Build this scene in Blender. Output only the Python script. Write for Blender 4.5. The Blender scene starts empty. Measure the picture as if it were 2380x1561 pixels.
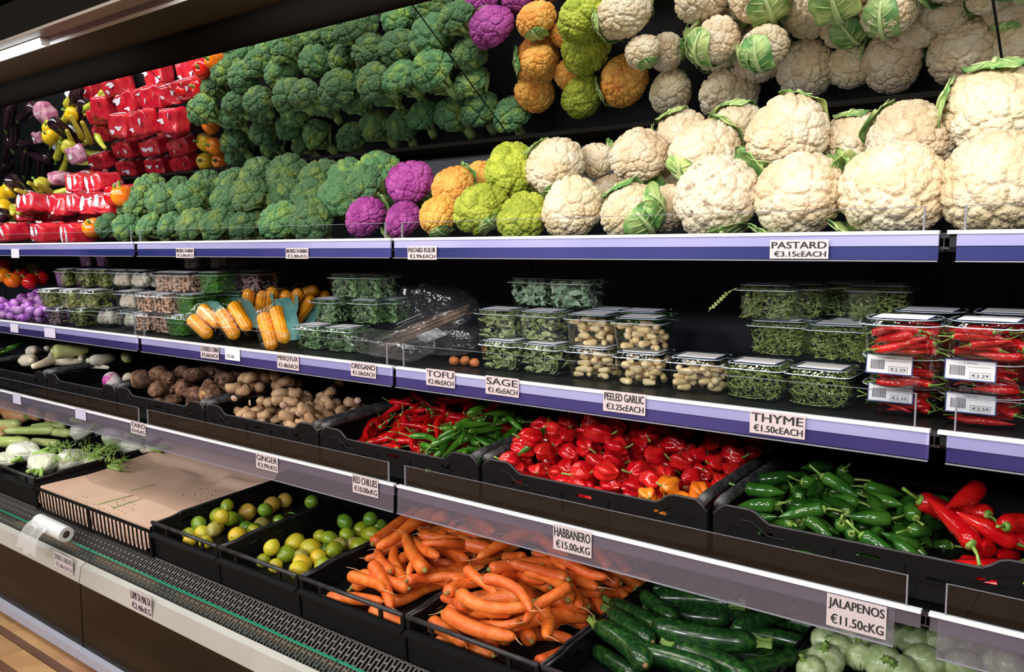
import bpy, bmesh, math, random
import numpy as np
from mathutils import Vector, Matrix, Euler

SC = bpy.context.scene
COL = SC.collection
PI = math.pi
random.seed(7)
RS = np.random.RandomState(11)

# ------------------------------------------------------------------ camera
W, H, F = 2380, 1561, 2000.0
CX, CY = W / 2, H / 2
H0 = 1.36                                   # camera height above the floor
RW = np.array([[0.78304834, -0.06050828, -0.61901054],      # X along the case, Y into the case, Z up
               [0.62196085, 0.07617989, 0.7793339],
               [0.0, 0.99525644, -0.09728632]])
cam_d = bpy.data.cameras.new('camera')
cam_d.sensor_width = 36
cam_d.lens = F / W * 36
cam_d.clip_start = 0.05
cam = bpy.data.objects.new('camera', cam_d)
COL.objects.link(cam)
_m = Matrix.Identity(4)
for r_ in range(3):
    _m[r_][0], _m[r_][1], _m[r_][2] = RW[r_][0], RW[r_][1], -RW[r_][2]
_m[2][3] = H0
cam.matrix_world = _m
SC.camera = cam

def ray(u, v):
    return RW @ np.array([u - CX, CY - v, F])
def at(u, v, Y):
    r = ray(u, v); t = Y / r[1]
    return Vector((r[0] * t, Y, r[2] * t + H0))
def on_plane(u, v, z0, slope=0.0, y0=1.5):
    """point under the pixel on the plane z = z0 + slope*(y-y0)"""
    r = ray(u, v)
    t = (z0 - slope * y0 - H0) / (r[2] - slope * r[1])
    return Vector((r[0] * t, r[1] * t, r[2] * t + H0))
def depth_of(p):
    return float(RW[:, 2] @ np.array([p[0], p[1], p[2] - H0]))

# ------------------------------------------------------------------ world, lights, exposure
world = bpy.data.worlds.new('world'); SC.world = world
world.use_nodes = True
world.node_tree.nodes['Background'].inputs[0].default_value = (0.75, 0.78, 0.85, 1)
world.node_tree.nodes['Background'].inputs[1].default_value = 0.10

def area(name, loc, target, sx, sy, power, col):
    l = bpy.data.lights.new(name, 'AREA'); l.shape = 'RECTANGLE'
    l.size = sx; l.size_y = sy; l.energy = power; l.color = col
    o = bpy.data.objects.new(name, l); COL.objects.link(o)
    o.location = loc
    d = Vector(target) - Vector(loc)
    o.rotation_euler = d.to_track_quat('-Z', 'Y').to_euler()
    return o
# strips of the canopy (the case's own lamps)
for i, (xa, xb) in enumerate([(-1.92, -0.72), (-0.66, 0.54), (0.6, 1.8)]):
    area('canopy_strip_light', ((xa + xb) / 2, 1.10, H0 + 0.585), ((xa + xb) / 2, 1.80, H0 - 0.05), xb - xa, 0.04, 7.5, (1.0, 0.985, 0.96))
for i, (xa, xb) in enumerate([(-3.8, -2.6), (-5.1, -3.9)]):
    area('canopy_strip_light', ((xa + xb) / 2, 1.125, H0 + 0.575), ((xa + xb) / 2, 1.62, H0 - 0.25), xb - xa, 0.035, 9, (0.97, 0.985, 1.0))
# shop ceiling lamps in the aisle behind the camera
for (x, y) in [(-4.2, -0.6), (-2.6, -0.9), (-0.9, -0.8), (0.9, -0.6), (-1.8, 0.35), (-0.2, 0.35), (-3.6, 0.35)]:
    area('ceiling_lamp_light', (x, y, 2.78), (x * 0.9 - 0.1, 1.5, 0.6), 0.5, 0.5, 14, (1.0, 0.90, 0.76))
for (x, y) in [(-5.2, -2.6), (-3.4, -2.8), (-1.6, -2.8), (0.2, -2.8), (2.0, -2.6)]:
    area('far_aisle_lamp_light', (x, y, 2.70), (x * 0.85 - 0.2, 1.6, 1.0), 0.6, 0.6, 75, (0.97, 0.96, 1.0))

SC.view_settings.view_transform = 'Standard'
SC.view_settings.look = 'None'
SC.view_settings.exposure = -0.25
SC.view_settings.gamma = 1
SC.view_settings.use_curve_mapping = False
try:
    SC.cycles.transparent_max_bounces = 32
    SC.cycles.max_bounces = 10
    SC.cycles.transmission_bounces = 8
except Exception:
    pass

# ------------------------------------------------------------------ materials
MATS = {}
def pm(name, col, col2=None, nscale=8.0, rough=0.5, bump=0.0, bscale=60.0, btype='noise', metal=0.0, coat=0.0,
       hue=0.0, val=0.0, spec=0.5, lo=0.42, hi=0.62, emit=None, sss=0.0, detail=3.0, bump2=0.0, b2scale=300.0, coords='Object'):
    m = bpy.data.materials.new(name); m.use_nodes = True
    nt = m.node_tree; N = nt.nodes; L = nt.links
    b = N['Principled BSDF']
    tc = N.new('ShaderNodeTexCoord')
    info = N.new('ShaderNodeObjectInfo')
    add = N.new('ShaderNodeVectorMath'); add.operation = 'MULTIPLY_ADD'
    L.new(tc.outputs[coords], add.inputs[0]); add.inputs[1].default_value = (1, 1, 1)
    mul = N.new('ShaderNodeMath'); mul.operation = 'MULTIPLY'; mul.inputs[1].default_value = 37.0
    L.new(info.outputs['Random'], mul.inputs[0]); L.new(mul.outputs[0], add.inputs[2])
    vec = add.outputs[0]
    src = None
    if col2 is not None:
        n = N.new('ShaderNodeTexNoise'); n.inputs['Scale'].default_value = nscale; n.inputs['Detail'].default_value = detail
        L.new(vec, n.inputs['Vector'])
        cr = N.new('ShaderNodeValToRGB')
        cr.color_ramp.elements[0].position = lo; cr.color_ramp.elements[0].color = (*col, 1)
        cr.color_ramp.elements[1].position = hi; cr.color_ramp.elements[1].color = (*col2, 1)
        L.new(n.outputs['Fac'], cr.inputs[0]); src = cr.outputs[0]
    if hue or val:
        hs = N.new('ShaderNodeHueSaturation')
        if src: L.new(src, hs.inputs['Color'])
        else: hs.inputs['Color'].default_value = (*col, 1)
        for (nm, amp, base) in (('Hue', hue, 0.5), ('Value', val, 1.0)):
            if amp:
                mr = N.new('ShaderNodeMapRange'); mr.inputs[3].default_value = base - amp; mr.inputs[4].default_value = base + amp
                if nm == 'Value':
                    fr = N.new('ShaderNodeMath'); fr.operation = 'FRACT'
                    m2 = N.new('ShaderNodeMath'); m2.operation = 'MULTIPLY'; m2.inputs[1].default_value = 17.3
                    L.new(info.outputs['Random'], m2.inputs[0]); L.new(m2.outputs[0], fr.inputs[0]); L.new(fr.outputs[0], mr.inputs[0])
                else:
                    L.new(info.outputs['Random'], mr.inputs[0])
                L.new(mr.outputs[0], hs.inputs[nm])
        src = hs.outputs[0]
    if src: L.new(src, b.inputs['Base Color'])
    else: b.inputs['Base Color'].default_value = (*col, 1)
    b.inputs['Roughness'].default_value = rough
    b.inputs['Metallic'].default_value = metal
    b.inputs['Specular IOR Level'].default_value = spec
    b.inputs['Coat Weight'].default_value = coat
    b.inputs['Coat Roughness'].default_value = 0.06
    if sss:
        b.inputs['Subsurface Weight'].default_value = sss
        b.inputs['Subsurface Radius'].default_value = (0.01, 0.006, 0.003)
        b.inputs['Subsurface Scale'].default_value = 0.5
    if emit:
        b.inputs['Emission Color'].default_value = (*emit[0], 1); b.inputs['Emission Strength'].default_value = emit[1]
    prev = None
    for (bb, sc_, ty) in ((bump, bscale, btype), (bump2, b2scale, 'noise')):
        if bb:
            if ty == 'voronoi':
                t = N.new('ShaderNodeTexVoronoi'); t.inputs['Scale'].default_value = sc_; out = t.outputs['Distance']; s = -1
            else:
                t = N.new('ShaderNodeTexNoise'); t.inputs['Scale'].default_value = sc_; t.inputs['Detail'].default_value = 4; out = t.outputs['Fac']; s = 1
            L.new(vec, t.inputs['Vector'])
            bp = N.new('ShaderNodeBump'); bp.inputs['Strength'].default_value = abs(bb); bp.inputs['Distance'].default_value = 0.004
            bp.invert = s < 0
            L.new(out, bp.inputs['Height'])
            if prev: L.new(prev.outputs[0], bp.inputs['Normal'])
            prev = bp
    if prev: L.new(prev.outputs[0], b.inputs['Normal'])
    MATS[name] = m
    return m

def clear(name, tint=(0.93, 0.96, 0.97), refl=0.12, rough=0.06, bump=0.0, bscale=40.0, haze=0.0, hazecol=(0.8, 0.85, 0.9)):
    """thin clear plastic: see-through with fresnel gloss (same for every ray)"""
    m = bpy.data.materials.new(name); m.use_nodes = True
    nt = m.node_tree; N = nt.nodes; L = nt.links
    N.remove(N['Principled BSDF'])
    out = N['Material Output']
    tr = N.new('ShaderNodeBsdfTransparent'); tr.inputs[0].default_value = (*tint, 1)
    gl = N.new('ShaderNodeBsdfGlossy'); gl.inputs['Roughness'].default_value = rough; gl.inputs[0].default_value = (1, 1, 1, 1)
    fr = N.new('ShaderNodeLayerWeight'); fr.inputs[0].default_value = 0.5
    pw = N.new('ShaderNodeMath'); pw.operation = 'POWER'; pw.inputs[1].default_value = 4.0
    L.new(fr.outputs['Facing'], pw.inputs[0])
    ma = N.new('ShaderNodeMath'); ma.operation = 'MULTIPLY_ADD'; ma.inputs[1].default_value = 0.9; ma.inputs[2].default_value = refl
    ma.use_clamp = True
    L.new(pw.outputs[0], ma.inputs[0])
    mx = N.new('ShaderNodeMixShader'); L.new(ma.outputs[0], mx.inputs[0]); L.new(tr.outputs[0], mx.inputs[1]); L.new(gl.outputs[0], mx.inputs[2])
    last = mx
    if haze:
        df = N.new('ShaderNodeBsdfDiffuse'); df.inputs[0].default_value = (*hazecol, 1)
        m2 = N.new('ShaderNodeMixShader'); m2.inputs[0].default_value = haze
        L.new(mx.outputs[0], m2.inputs[1]); L.new(df.outputs[0], m2.inputs[2]); last = m2
    if bump:
        tc = N.new('ShaderNodeTexCoord'); t = N.new('ShaderNodeTexNoise'); t.inputs['Scale'].default_value = bscale
        t.inputs['Detail'].default_value = 2
        L.new(tc.outputs['Object'], t.inputs['Vector'])
        bp = N.new('ShaderNodeBump'); bp.inputs['Strength'].default_value = bump; bp.inputs['Distance'].default_value = 0.01
        L.new(t.outputs['Fac'], bp.inputs['Height']); L.new(bp.outputs[0], gl.inputs['Normal'])
    L.new(last.outputs[0], out.inputs['Surface'])
    MATS[name] = m
    return m

BLACK = pm('black_plastic', (0.006, 0.006, 0.007), rough=0.38, spec=0.12, bump=0.05, bscale=200)
BLACKBAR = pm('black_bar_plastic', (0.015, 0.015, 0.018), (0.035, 0.033, 0.037), nscale=40, rough=0.38, bump=0.2, bscale=120)
SHELFBLK = pm('black_shelf_steel', (0.008, 0.009, 0.010), rough=0.42, spec=0.35)
BACKBLK = pm('black_back_panel', (0.010, 0.012, 0.018), rough=0.5, spec=0.3)
WHITE = pm('white_enamel_trim', (0.85, 0.85, 0.88), rough=0.3)
LAV = pm('lavender_rail_plastic', (0.40, 0.36, 0.66), (0.50, 0.45, 0.74), nscale=2, rough=0.3, coat=0.3)
BLUE = pm('blue_violet_rail_insert', (0.025, 0.032, 0.16), (0.07, 0.06, 0.27), nscale=1.6, rough=0.25, coat=0.5)
PURP = pm('purple_rail_insert', (0.045, 0.030, 0.15), (0.085, 0.06, 0.23), nscale=1.6, rough=0.25, coat=0.5)
CLEARRAIL = clear('clear_rail_flap', tint=(0.86, 0.85, 0.90), refl=0.04, rough=0.1, haze=0.085, hazecol=(0.50, 0.47, 0.60))
FENCE = clear('clear_acrylic_fence', tint=(0.93, 0.95, 0.95), refl=0.02, rough=0.02)
EDGE = pm('bright_acrylic_edge', (0.24, 0.24, 0.28), rough=0.2)
PACK = clear('clear_punnet_plastic', tint=(0.92, 0.965, 0.96), refl=0.05, rough=0.05, bump=0.35, bscale=45)
LID = clear('clear_lid_plastic', tint=(0.90, 0.95, 0.97), refl=0.22, rough=0.08, bump=0.7, bscale=70)
FILM = clear('crinkled_clear_film', tint=(0.94, 0.95, 0.96), refl=0.05, rough=0.10, bump=1.0, bscale=40, haze=0.01)
BAGFILM = clear('milky_bag_film', tint=(0.9, 0.9, 0.9), refl=0.06, rough=0.2, haze=0.35, hazecol=(0.85, 0.87, 0.88), bump=0.4, bscale=20)
PAPER = pm('white_label_paper', (0.80, 0.80, 0.82), rough=0.6)
TAG = pm('pinkish_price_card', (0.58, 0.50, 0.51), rough=0.5)
FADED = pm('faded_price_card', (0.55, 0.52, 0.66), rough=0.5)
INK = pm('black_ink', (0.012, 0.012, 0.014), rough=0.6)
NAVY = pm('navy_label_edge', (0.03, 0.05, 0.20), rough=0.4)
GREYINK = pm('grey_ink', (0.18, 0.18, 0.2), rough=0.6)
CREAM = pm('translucent_cream_bumper', (0.36, 0.35, 0.31), (0.46, 0.45, 0.40), nscale=1.5, rough=0.35, coat=0.2)
SILVER = pm('brushed_silver_strip', (0.46, 0.47, 0.56), rough=0.35, metal=0.3)
DARKPANEL = pm('glossy_dark_brown_panel', (0.007, 0.005, 0.003), rough=0.25, spec=0.2)
KICK = pm('brown_kick_shadow', (0.10, 0.055, 0.035), rough=0.5)  # brown of the shadow band below the silver strip, put into the plate's colour
GRILLE = pm('dark_taupe_grille', (0.10, 0.09, 0.085), rough=0.5)
GLASSG = clear('front_glass', tint=(0.9, 0.95, 0.93), refl=0.02, rough=0.02)
GREENEDGE = pm('green_glass_edge', (0.01, 0.30, 0.17), rough=0.15, coat=0.5)
CANOPYBLK = pm('canopy_black_tube', (0.008, 0.007, 0.006), rough=0.8, spec=0.0)
CANOPYBRN = pm('canopy_brown_panel', (0.040, 0.031, 0.016), (0.046, 0.034, 0.02), nscale=1.0, rough=0.6, spec=0.05)
CANOPYPUR = pm('canopy_mauve_channel', (0.085, 0.048, 0.062), rough=0.5, spec=0.2)
CANOPYTAN = pm('canopy_tan_channel', (0.20, 0.165, 0.135), rough=0.5, spec=0.2)
CEIL = pm('dark_ceiling_paint', (0.010, 0.011, 0.009), rough=0.9, spec=0.0)
WALLM = pm('dark_wall_paint', (0.02, 0.02, 0.02), rough=0.8)
TUBE = pm('lamp_tube_glow', (1, 1, 1), emit=((0.85, 0.95, 1.0), 14.0))
WOODF = pm('oak_floor_plank', (0.42, 0.22, 0.10), (0.55, 0.31, 0.15), nscale=6, rough=0.35, hue=0.008, val=0.15, bump=0.05, bscale=30)
WOODD = pm('dark_floor_plank', (0.12, 0.055, 0.028), (0.16, 0.075, 0.04), nscale=6, rough=0.35, val=0.1)
GROUT = pm('floor_joint_dark', (0.06, 0.035, 0.02), rough=0.8)
KRAFT = pm('pinkish_brown_paper', (0.60, 0.40, 0.29), (0.66, 0.45, 0.33), nscale=3, rough=0.75, bump=0.05, bscale=20)
HOLE = pm('paper_perforation_dark', (0.06, 0.035, 0.02), rough=0.9)
MIRR = pm('mirror_silvering', (0.90, 0.92, 0.92), rough=0.0, metal=1.0)

BROC = pm('broccoli_florets', (0.088, 0.20, 0.075), (0.26, 0.36, 0.06), nscale=1.3, lo=0.5, hi=0.72, rough=0.7, bump=1.0, bscale=16, btype='voronoi', hue=0.012, val=0.28, detail=3)
BSTEM = pm('broccoli_stalk', (0.30, 0.44, 0.12), (0.42, 0.55, 0.20), nscale=20, rough=0.5, val=0.12)
CAUW = pm('white_curd', (0.62, 0.47, 0.28), (0.70, 0.60, 0.43), nscale=1.2, rough=0.6, bump=0.5, bscale=17, btype='voronoi', hue=0.008, val=0.10, sss=0.0)
CAUS = pm('speckled_curd', (0.70, 0.58, 0.41), (0.30, 0.22, 0.15), nscale=3.2, lo=0.60, hi=0.70, rough=0.6, bump=0.5, bscale=17, btype='voronoi')
CAUP = pm('purple_curd', (0.25, 0.018, 0.19), (0.38, 0.06, 0.29), nscale=1.5, rough=0.55, bump=0.6, bscale=18, btype='voronoi', val=0.1)
CAUO = pm('orange_curd', (0.72, 0.29, 0.035), (0.80, 0.42, 0.08), nscale=1.2, rough=0.6, bump=0.5, bscale=18, btype='voronoi', val=0.1, hue=0.006)
CAUG = pm('lime_green_curd', (0.26, 0.32, 0.015), (0.42, 0.46, 0.04), nscale=1.5, rough=0.6, bump=0.6, bscale=18, btype='voronoi', val=0.10)
LEAF = pm('cauliflower_leaf', (0.13, 0.30, 0.07), (0.46, 0.58, 0.20), nscale=1.8, rough=0.45, bump=0.4, bscale=6, hue=0.02, val=0.25)
RIB = pm('pale_leaf_rib', (0.50, 0.62, 0.26), rough=0.4)
CHILI = pm('red_chilli_skin', (0.52, 0.004, 0.008), (0.62, 0.012, 0.010), nscale=20, rough=0.16, coat=0.5, val=0.2)
GCHILI = pm('green_chilli_skin', (0.035, 0.15, 0.012), (0.08, 0.24, 0.02), nscale=15, rough=0.2, coat=0.5, val=0.3)
GSTEM = pm('green_pepper_stem', (0.16, 0.32, 0.04), (0.30, 0.42, 0.10), nscale=30, rough=0.45)
HAB = pm('red_habanero_skin', (0.60, 0.006, 0.012), (0.70, 0.02, 0.015), nscale=15, rough=0.14, coat=0.6, val=0.15, bump=0.25, bscale=45)
HABO = pm('orange_habanero_skin', (0.85, 0.17, 0.01), (0.9, 0.28, 0.02), nscale=15, rough=0.16, coat=0.6, bump=0.25, bscale=45)
JAL = pm('jalapeno_skin', (0.018, 0.085, 0.010), (0.05, 0.16, 0.018), nscale=12, rough=0.16, coat=0.6, val=0.3)
CARROT = pm('carrot_skin', (0.72, 0.125, 0.014), (0.82, 0.20, 0.032), nscale=45, rough=0.45, bump=0.4, bscale=150, hue=0.006, val=0.12, coat=0.1)
CTOP = pm('carrot_crown', (0.30, 0.20, 0.06), (0.22, 0.26, 0.05), nscale=60, rough=0.7)
CROOT = pm('carrot_rootlet', (0.72, 0.40, 0.18), rough=0.6)
LEMON = pm('lemon_skin', (0.66, 0.47, 0.018), (0.52, 0.48, 0.03), nscale=25, rough=0.35, bump=0.25, bscale=230, hue=0.015, val=0.1, coat=0.2)
LEMONB = pm('browning_lemon_skin', (0.62, 0.42, 0.03), (0.45, 0.28, 0.05), nscale=14, rough=0.4, bump=0.25, bscale=230, hue=0.01, coat=0.15)
LIME = pm('lime_skin', (0.38, 0.42, 0.02), (0.26, 0.34, 0.02), nscale=25, rough=0.3, bump=0.2, bscale=230, hue=0.02, val=0.15, coat=0.25)
LIMEG = pm('deep_green_lime_skin', (0.09, 0.23, 0.015), (0.20, 0.32, 0.025), nscale=9, rough=0.3, bump=0.2, bscale=230, val=0.15, coat=0.25)
LIMEB = pm('dull_brown_lime_skin', (0.32, 0.26, 0.07), (0.36, 0.33, 0.06), nscale=9, rough=0.4, bump=0.2, bscale=230, coat=0.15)
COURG = pm('courgette_skin', (0.008, 0.040, 0.010), (0.035, 0.11, 0.020), nscale=60, rough=0.24, coat=0.3, val=0.3, lo=0.45, hi=0.7)
COURGS = pm('courgette_stalk', (0.24, 0.38, 0.08), (0.14, 0.26, 0.05), nscale=40, rough=0.5)
SQUASH = pm('pale_green_squash_skin', (0.34, 0.45, 0.18), (0.56, 0.64, 0.36), nscale=45, rough=0.35, coat=0.2, val=0.12, bump=0.15, bscale=60)
SCAR = pm('brown_blossom_scar', (0.28, 0.14, 0.06), (0.12, 0.22, 0.04), nscale=50, rough=0.7)
TARO = pm('taro_skin', (0.10, 0.045, 0.026), (0.30, 0.16, 0.09), nscale=55, rough=0.75, bump=1.0, bscale=140, hue=0.01, val=0.25)
TAROC = pm('taro_cut_flesh', (0.62, 0.38, 0.16), (0.45, 0.22, 0.08), nscale=25, rough=0.7, bump=0.6, bscale=60)
GINGER = pm('ginger_skin', (0.40, 0.23, 0.12), (0.60, 0.40, 0.22), nscale=50, rough=0.65, bump=0.8, bscale=150, val=0.12)
DAIK = pm('white_radish_skin', (0.74, 0.64, 0.46), (0.80, 0.74, 0.60), nscale=10, rough=0.45, bump=0.2, bscale=40, val=0.1)
DAIKG = pm('green_radish_skin', (0.50, 0.54, 0.18), (0.62, 0.64, 0.28), nscale=10, rough=0.45, bump=0.15, bscale=40)
TURN = pm('purple_white_turnip_skin', (0.45, 0.05, 0.33), (0.74, 0.66, 0.64), nscale=18, lo=0.44, hi=0.54, rough=0.4)
SWEET = pm('tan_orange_squash_skin', (0.62, 0.30, 0.12), (0.70, 0.38, 0.18), nscale=8, rough=0.4, val=0.12)
MARROW = pm('pale_marrow_skin', (0.40, 0.52, 0.14), (0.60, 0.68, 0.26), nscale=8, rough=0.35, val=0.12, coat=0.2)
FENW = pm('fennel_bulb', (0.72, 0.74, 0.55), (0.84, 0.84, 0.72), nscale=9, rough=0.4, coat=0.2)
FENG = pm('fennel_stalk', (0.26, 0.46, 0.08), (0.42, 0.60, 0.16), nscale=18, rough=0.45)
ONION = pm('white_onion_skin', (0.76, 0.80, 0.76), (0.84, 0.86, 0.82), nscale=5, rough=0.3, coat=0.3)
REDWRAP = pm('red_wrapped_tray', (0.50, 0.010, 0.030), (0.66, 0.03, 0.04), nscale=25, rough=0.2, coat=0.7, bump=0.6, bscale=45, val=0.12)
LABW = pm('white_oval_label_and_glare', (0.74, 0.73, 0.78), (0.62, 0.60, 0.68), nscale=30, rough=0.4, lo=0.45, hi=0.7)
GDOT = pm('green_dot', (0.0, 0.16, 0.05), rough=0.5)
PEPR = pm('red_bell_pepper_skin', (0.60, 0.006, 0.01), (0.7, 0.02, 0.01), nscale=8, rough=0.12, coat=0.7)
PEPO = pm('orange_bell_pepper_skin', (0.85, 0.16, 0.005), (0.9, 0.25, 0.01), nscale=8, rough=0.12, coat=0.7)
PEPY = pm('yellow_bell_pepper_skin', (0.78, 0.48, 0.01), (0.85, 0.56, 0.02), nscale=8, rough=0.12, coat=0.7)
AUB = pm('aubergine_skin', (0.012, 0.006, 0.010), (0.03, 0.01, 0.02), nscale=8, rough=0.12, coat=0.7)
YPEP = pm('long_yellow_green_pepper_skin', (0.42, 0.42, 0.03), (0.56, 0.50, 0.05), nscale=8, rough=0.2, coat=0.5, val=0.15, hue=0.02)
PINKW = pm('pink_netting_wrap', (0.65, 0.35, 0.42), (0.40, 0.10, 0.20), nscale=35, rough=0.3, coat=0.3)
GARLIC = pm('peeled_garlic_flesh', (0.84, 0.58, 0.28), (0.90, 0.70, 0.42), nscale=25, rough=0.35, coat=0.25, val=0.08, sss=0.0)
HERB = pm('thyme_sprig_green', (0.20, 0.27, 0.06), (0.42, 0.46, 0.16), nscale=60, rough=0.6, coords='Object')
SAGE = pm('sage_leaf', (0.30, 0.36, 0.13), (0.52, 0.55, 0.30), nscale=50, rough=0.6)
SAGEP = pm('pale_sage_leaf', (0.24, 0.38, 0.22), (0.46, 0.56, 0.40), nscale=50, rough=0.6)
ROCK = pm('rocket_leaf', (0.16, 0.30, 0.10), (0.38, 0.50, 0.26), nscale=50, rough=0.5)
ROCKB = pm('bright_dill_green', (0.05, 0.30, 0.02), (0.20, 0.46, 0.05), nscale=50, rough=0.5)
OLIVE = pm('olive_salad_leaf', (0.14, 0.16, 0.03), (0.34, 0.34, 0.10), nscale=40, rough=0.5)
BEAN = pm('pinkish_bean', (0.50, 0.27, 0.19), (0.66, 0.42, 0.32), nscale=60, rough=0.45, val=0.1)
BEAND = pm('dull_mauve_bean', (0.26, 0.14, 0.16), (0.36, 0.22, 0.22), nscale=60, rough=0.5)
MUSH = pm('cream_mushroom', (0.66, 0.54, 0.42), (0.78, 0.70, 0.60), nscale=20, rough=0.5)
CORN = pm('sweetcorn_kernels', (0.74, 0.27, 0.006), (0.84, 0.36, 0.012), nscale=25, rough=0.3, coat=0.5)
TEAL = pm('teal_wrapper_card', (0.07, 0.28, 0.30), (0.20, 0.42, 0.38), nscale=12, rough=0.3, coat=0.4)
SHALL = pm('violet_shallot_skin', (0.35, 0.07, 0.50), (0.58, 0.28, 0.62), nscale=14, rough=0.35, coat=0.3, val=0.15)
TWIG = pm('brown_dried_sticks', (0.13, 0.08, 0.06), (0.28, 0.20, 0.14), nscale=18, rough=0.6)
ORANGEC = pm('dark_orange_lump', (0.45, 0.13, 0.03), rough=0.5)
ROLLW = pm('white_bag_roll', (0.66, 0.70, 0.70), (0.74, 0.78, 0.78), nscale=6, rough=0.4)
MOULD = pm('dark_core_tube', (0.05, 0.035, 0.03), rough=0.7)
CHLEAF = pm('green_citrus_leaf', (0.12, 0.32, 0.05), (0.20, 0.42, 0.08), nscale=20, rough=0.4)

# ------------------------------------------------------------------ object helpers
def tag(o, label=None, cat=None, group=None, kind=None):
    if label: o['label'] = label
    if cat: o['category'] = cat
    if group: o['group'] = group
    if kind: o['kind'] = kind
    return o
def mesh(name, V, Fc, mat=None, smooth=True):
    me = bpy.data.meshes.new(name)
    me.from_pydata([tuple(map(float, v)) for v in V], [], [tuple(int(i) for i in f) for f in Fc])
    if smooth: me.polygons.foreach_set('use_smooth', [True] * len(me.polygons))
    me.materials.append(mat)
    me.update()
    return me
def inst(name, me, parent=None, mat=None, loc=None, rot=None, scale=None):
    o = bpy.data.objects.new(name, me)
    COL.objects.link(o)
    if parent is not None: o.parent = parent
    if mat is not None:
        o.material_slots[0].link = 'OBJECT'; o.material_slots[0].material = mat
    if loc is not None: o.location = loc
    if rot is not None: o.rotation_euler = rot
    if scale is not None: o.scale = scale if hasattr(scale, '__len__') else (scale,) * 3
    return o
def thing(name, label, cat, loc=(0, 0, 0), rot=(0, 0, 0), group=None, scale=1.0):
    o = bpy.data.objects.new(name, None); COL.objects.link(o)
    o.empty_display_size = 0.02
    o.location = loc; o.rotation_euler = rot; o.scale = scale if hasattr(scale, '__len__') else (scale,) * 3
    return tag(o, label, cat, group)

class MB:
    def __init__(s): s.V = []; s.F = []
    def add(s, V, Fc):
        n = len(s.V); s.V += [tuple(v) for v in V]; s.F += [tuple(i + n for i in f) for f in Fc]; return s
    def box(s, x0, x1, y0, y1, z0, z1, M=None):
        V = [(x0, y0, z0), (x1, y0, z0), (x1, y1, z0), (x0, y1, z0), (x0, y0, z1), (x1, y0, z1), (x1, y1, z1), (x0, y1, z1)]
        if M is not None: V = [tuple(M @ Vector(v)) for v in V]
        return s.add(V, [(0, 3, 2, 1), (4, 5, 6, 7), (0, 1, 5, 4), (1, 2, 6, 5), (2, 3, 7, 6), (3, 0, 4, 7)])
    def prism(s, prof, x0, x1):
        """YZ profile swept along X"""
        n = len(prof)
        V = [(x0, y, z) for y, z in prof] + [(x1, y, z) for y, z in prof]
        Fc = [(i, (i + 1) % n, n + (i + 1) % n, n + i) for i in range(n)] + [tuple(range(n - 1, -1, -1)), tuple(range(n, 2 * n))]
        return s.add(V, Fc)
    def tube(s, pts, rad, n=8, flat=1.0, lobes=0, lob=0.0):
        V, Fc = tube_geo(pts, rad, n, flat, lobes, lob); return s.add(V, Fc)
    def mesh(s, name, mat, smooth=False): return mesh(name, s.V, s.F, mat, smooth)
    def obj(s, name, mat, parent=None, smooth=False, **k): return inst(name, s.mesh(name, mat, smooth), parent, **k)

def tube_geo(pts, rad, n=8, flat=1.0, lobes=0, lob=0.0):
    P = np.array(pts, float); k = len(P)
    T = np.gradient(P, axis=0); T /= np.linalg.norm(T, axis=1)[:, None] + 1e-12
    up = np.array([0, 0, 1.0]) if abs(T[0][2]) < 0.9 else np.array([1.0, 0, 0])
    V = []
    a = np.linspace(0, 2 * PI, n, endpoint=False)
    lo = 1 + lob * np.cos(lobes * a) if lobes else np.ones(n)
    for i in range(k):
        s_ = np.cross(up, T[i]); s_ /= np.linalg.norm(s_) + 1e-12
        t_ = np.cross(T[i], s_); up = t_
        r = rad[i] if hasattr(rad, '__len__') else rad
        for j in range(n):
            V.append(P[i] + (s_ * math.cos(a[j]) + t_ * math.sin(a[j]) * flat) * r * lo[j])
    Fc = []
    for i in range(k - 1):
        for j in range(n):
            j2 = (j + 1) % n
            Fc.append((i * n + j, i * n + j2, (i + 1) * n + j2, (i + 1) * n + j))
    Fc.append(tuple(range(n - 1, -1, -1))); Fc.append(tuple((k - 1) * n + j for j in range(n)))
    return V, Fc

_ico = {}
def ico(sub):
    if sub not in _ico:
        bm = bmesh.new(); bmesh.ops.create_icosphere(bm, subdivisions=sub, radius=1)
        V = np.array([v.co[:] for v in bm.verts]); Fc = [[v.index for v in f.verts] for f in bm.faces]
        bm.free(); _ico[sub] = (V, Fc)
    V, Fc = _ico[sub]
    return V.copy(), Fc
def fib(n, rs, jit=0.5):
    i = np.arange(n) + 0.5
    ph = np.arccos(1 - 2 * i / n); th = PI * (1 + 5 ** 0.5) * i
    P = np.c_[np.cos(th) * np.sin(ph), np.sin(th) * np.sin(ph), np.cos(ph)]
    P += rs.randn(n, 3) * jit / math.sqrt(n)
    return P / np.linalg.norm(P, axis=1)[:, None]
def cells(D, C, soft=1.0):
    best = np.full(len(D), 9.0); sec = np.full(len(D), 9.0)
    for c0 in range(0, len(C), 64):
        d = np.sqrt(np.maximum(0, 2 - 2 * (D @ C[c0:c0 + 64].T)))
        d = np.concatenate([d, best[:, None], sec[:, None]], axis=1)
        d.partition(1, axis=1)
        best, sec = d[:, 0], d[:, 1]
    return best, sec
def domes(D, n, rs, amp, jit=0.6):
    """cluster of rounded bumps with creases between them"""
    C = fib(n, rs, jit)
    f1, f2 = cells(D, C)
    R = 2.3 / math.sqrt(n)
    e = np.clip((f2 - f1) / (R * 0.75), 0, 1)
    return amp * (np.sqrt(1 - (1 - e) ** 2) * 0.75 + 0.25 * np.sqrt(np.maximum(0, 1 - (f1 / (R * 1.6)) ** 2)))
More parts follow.
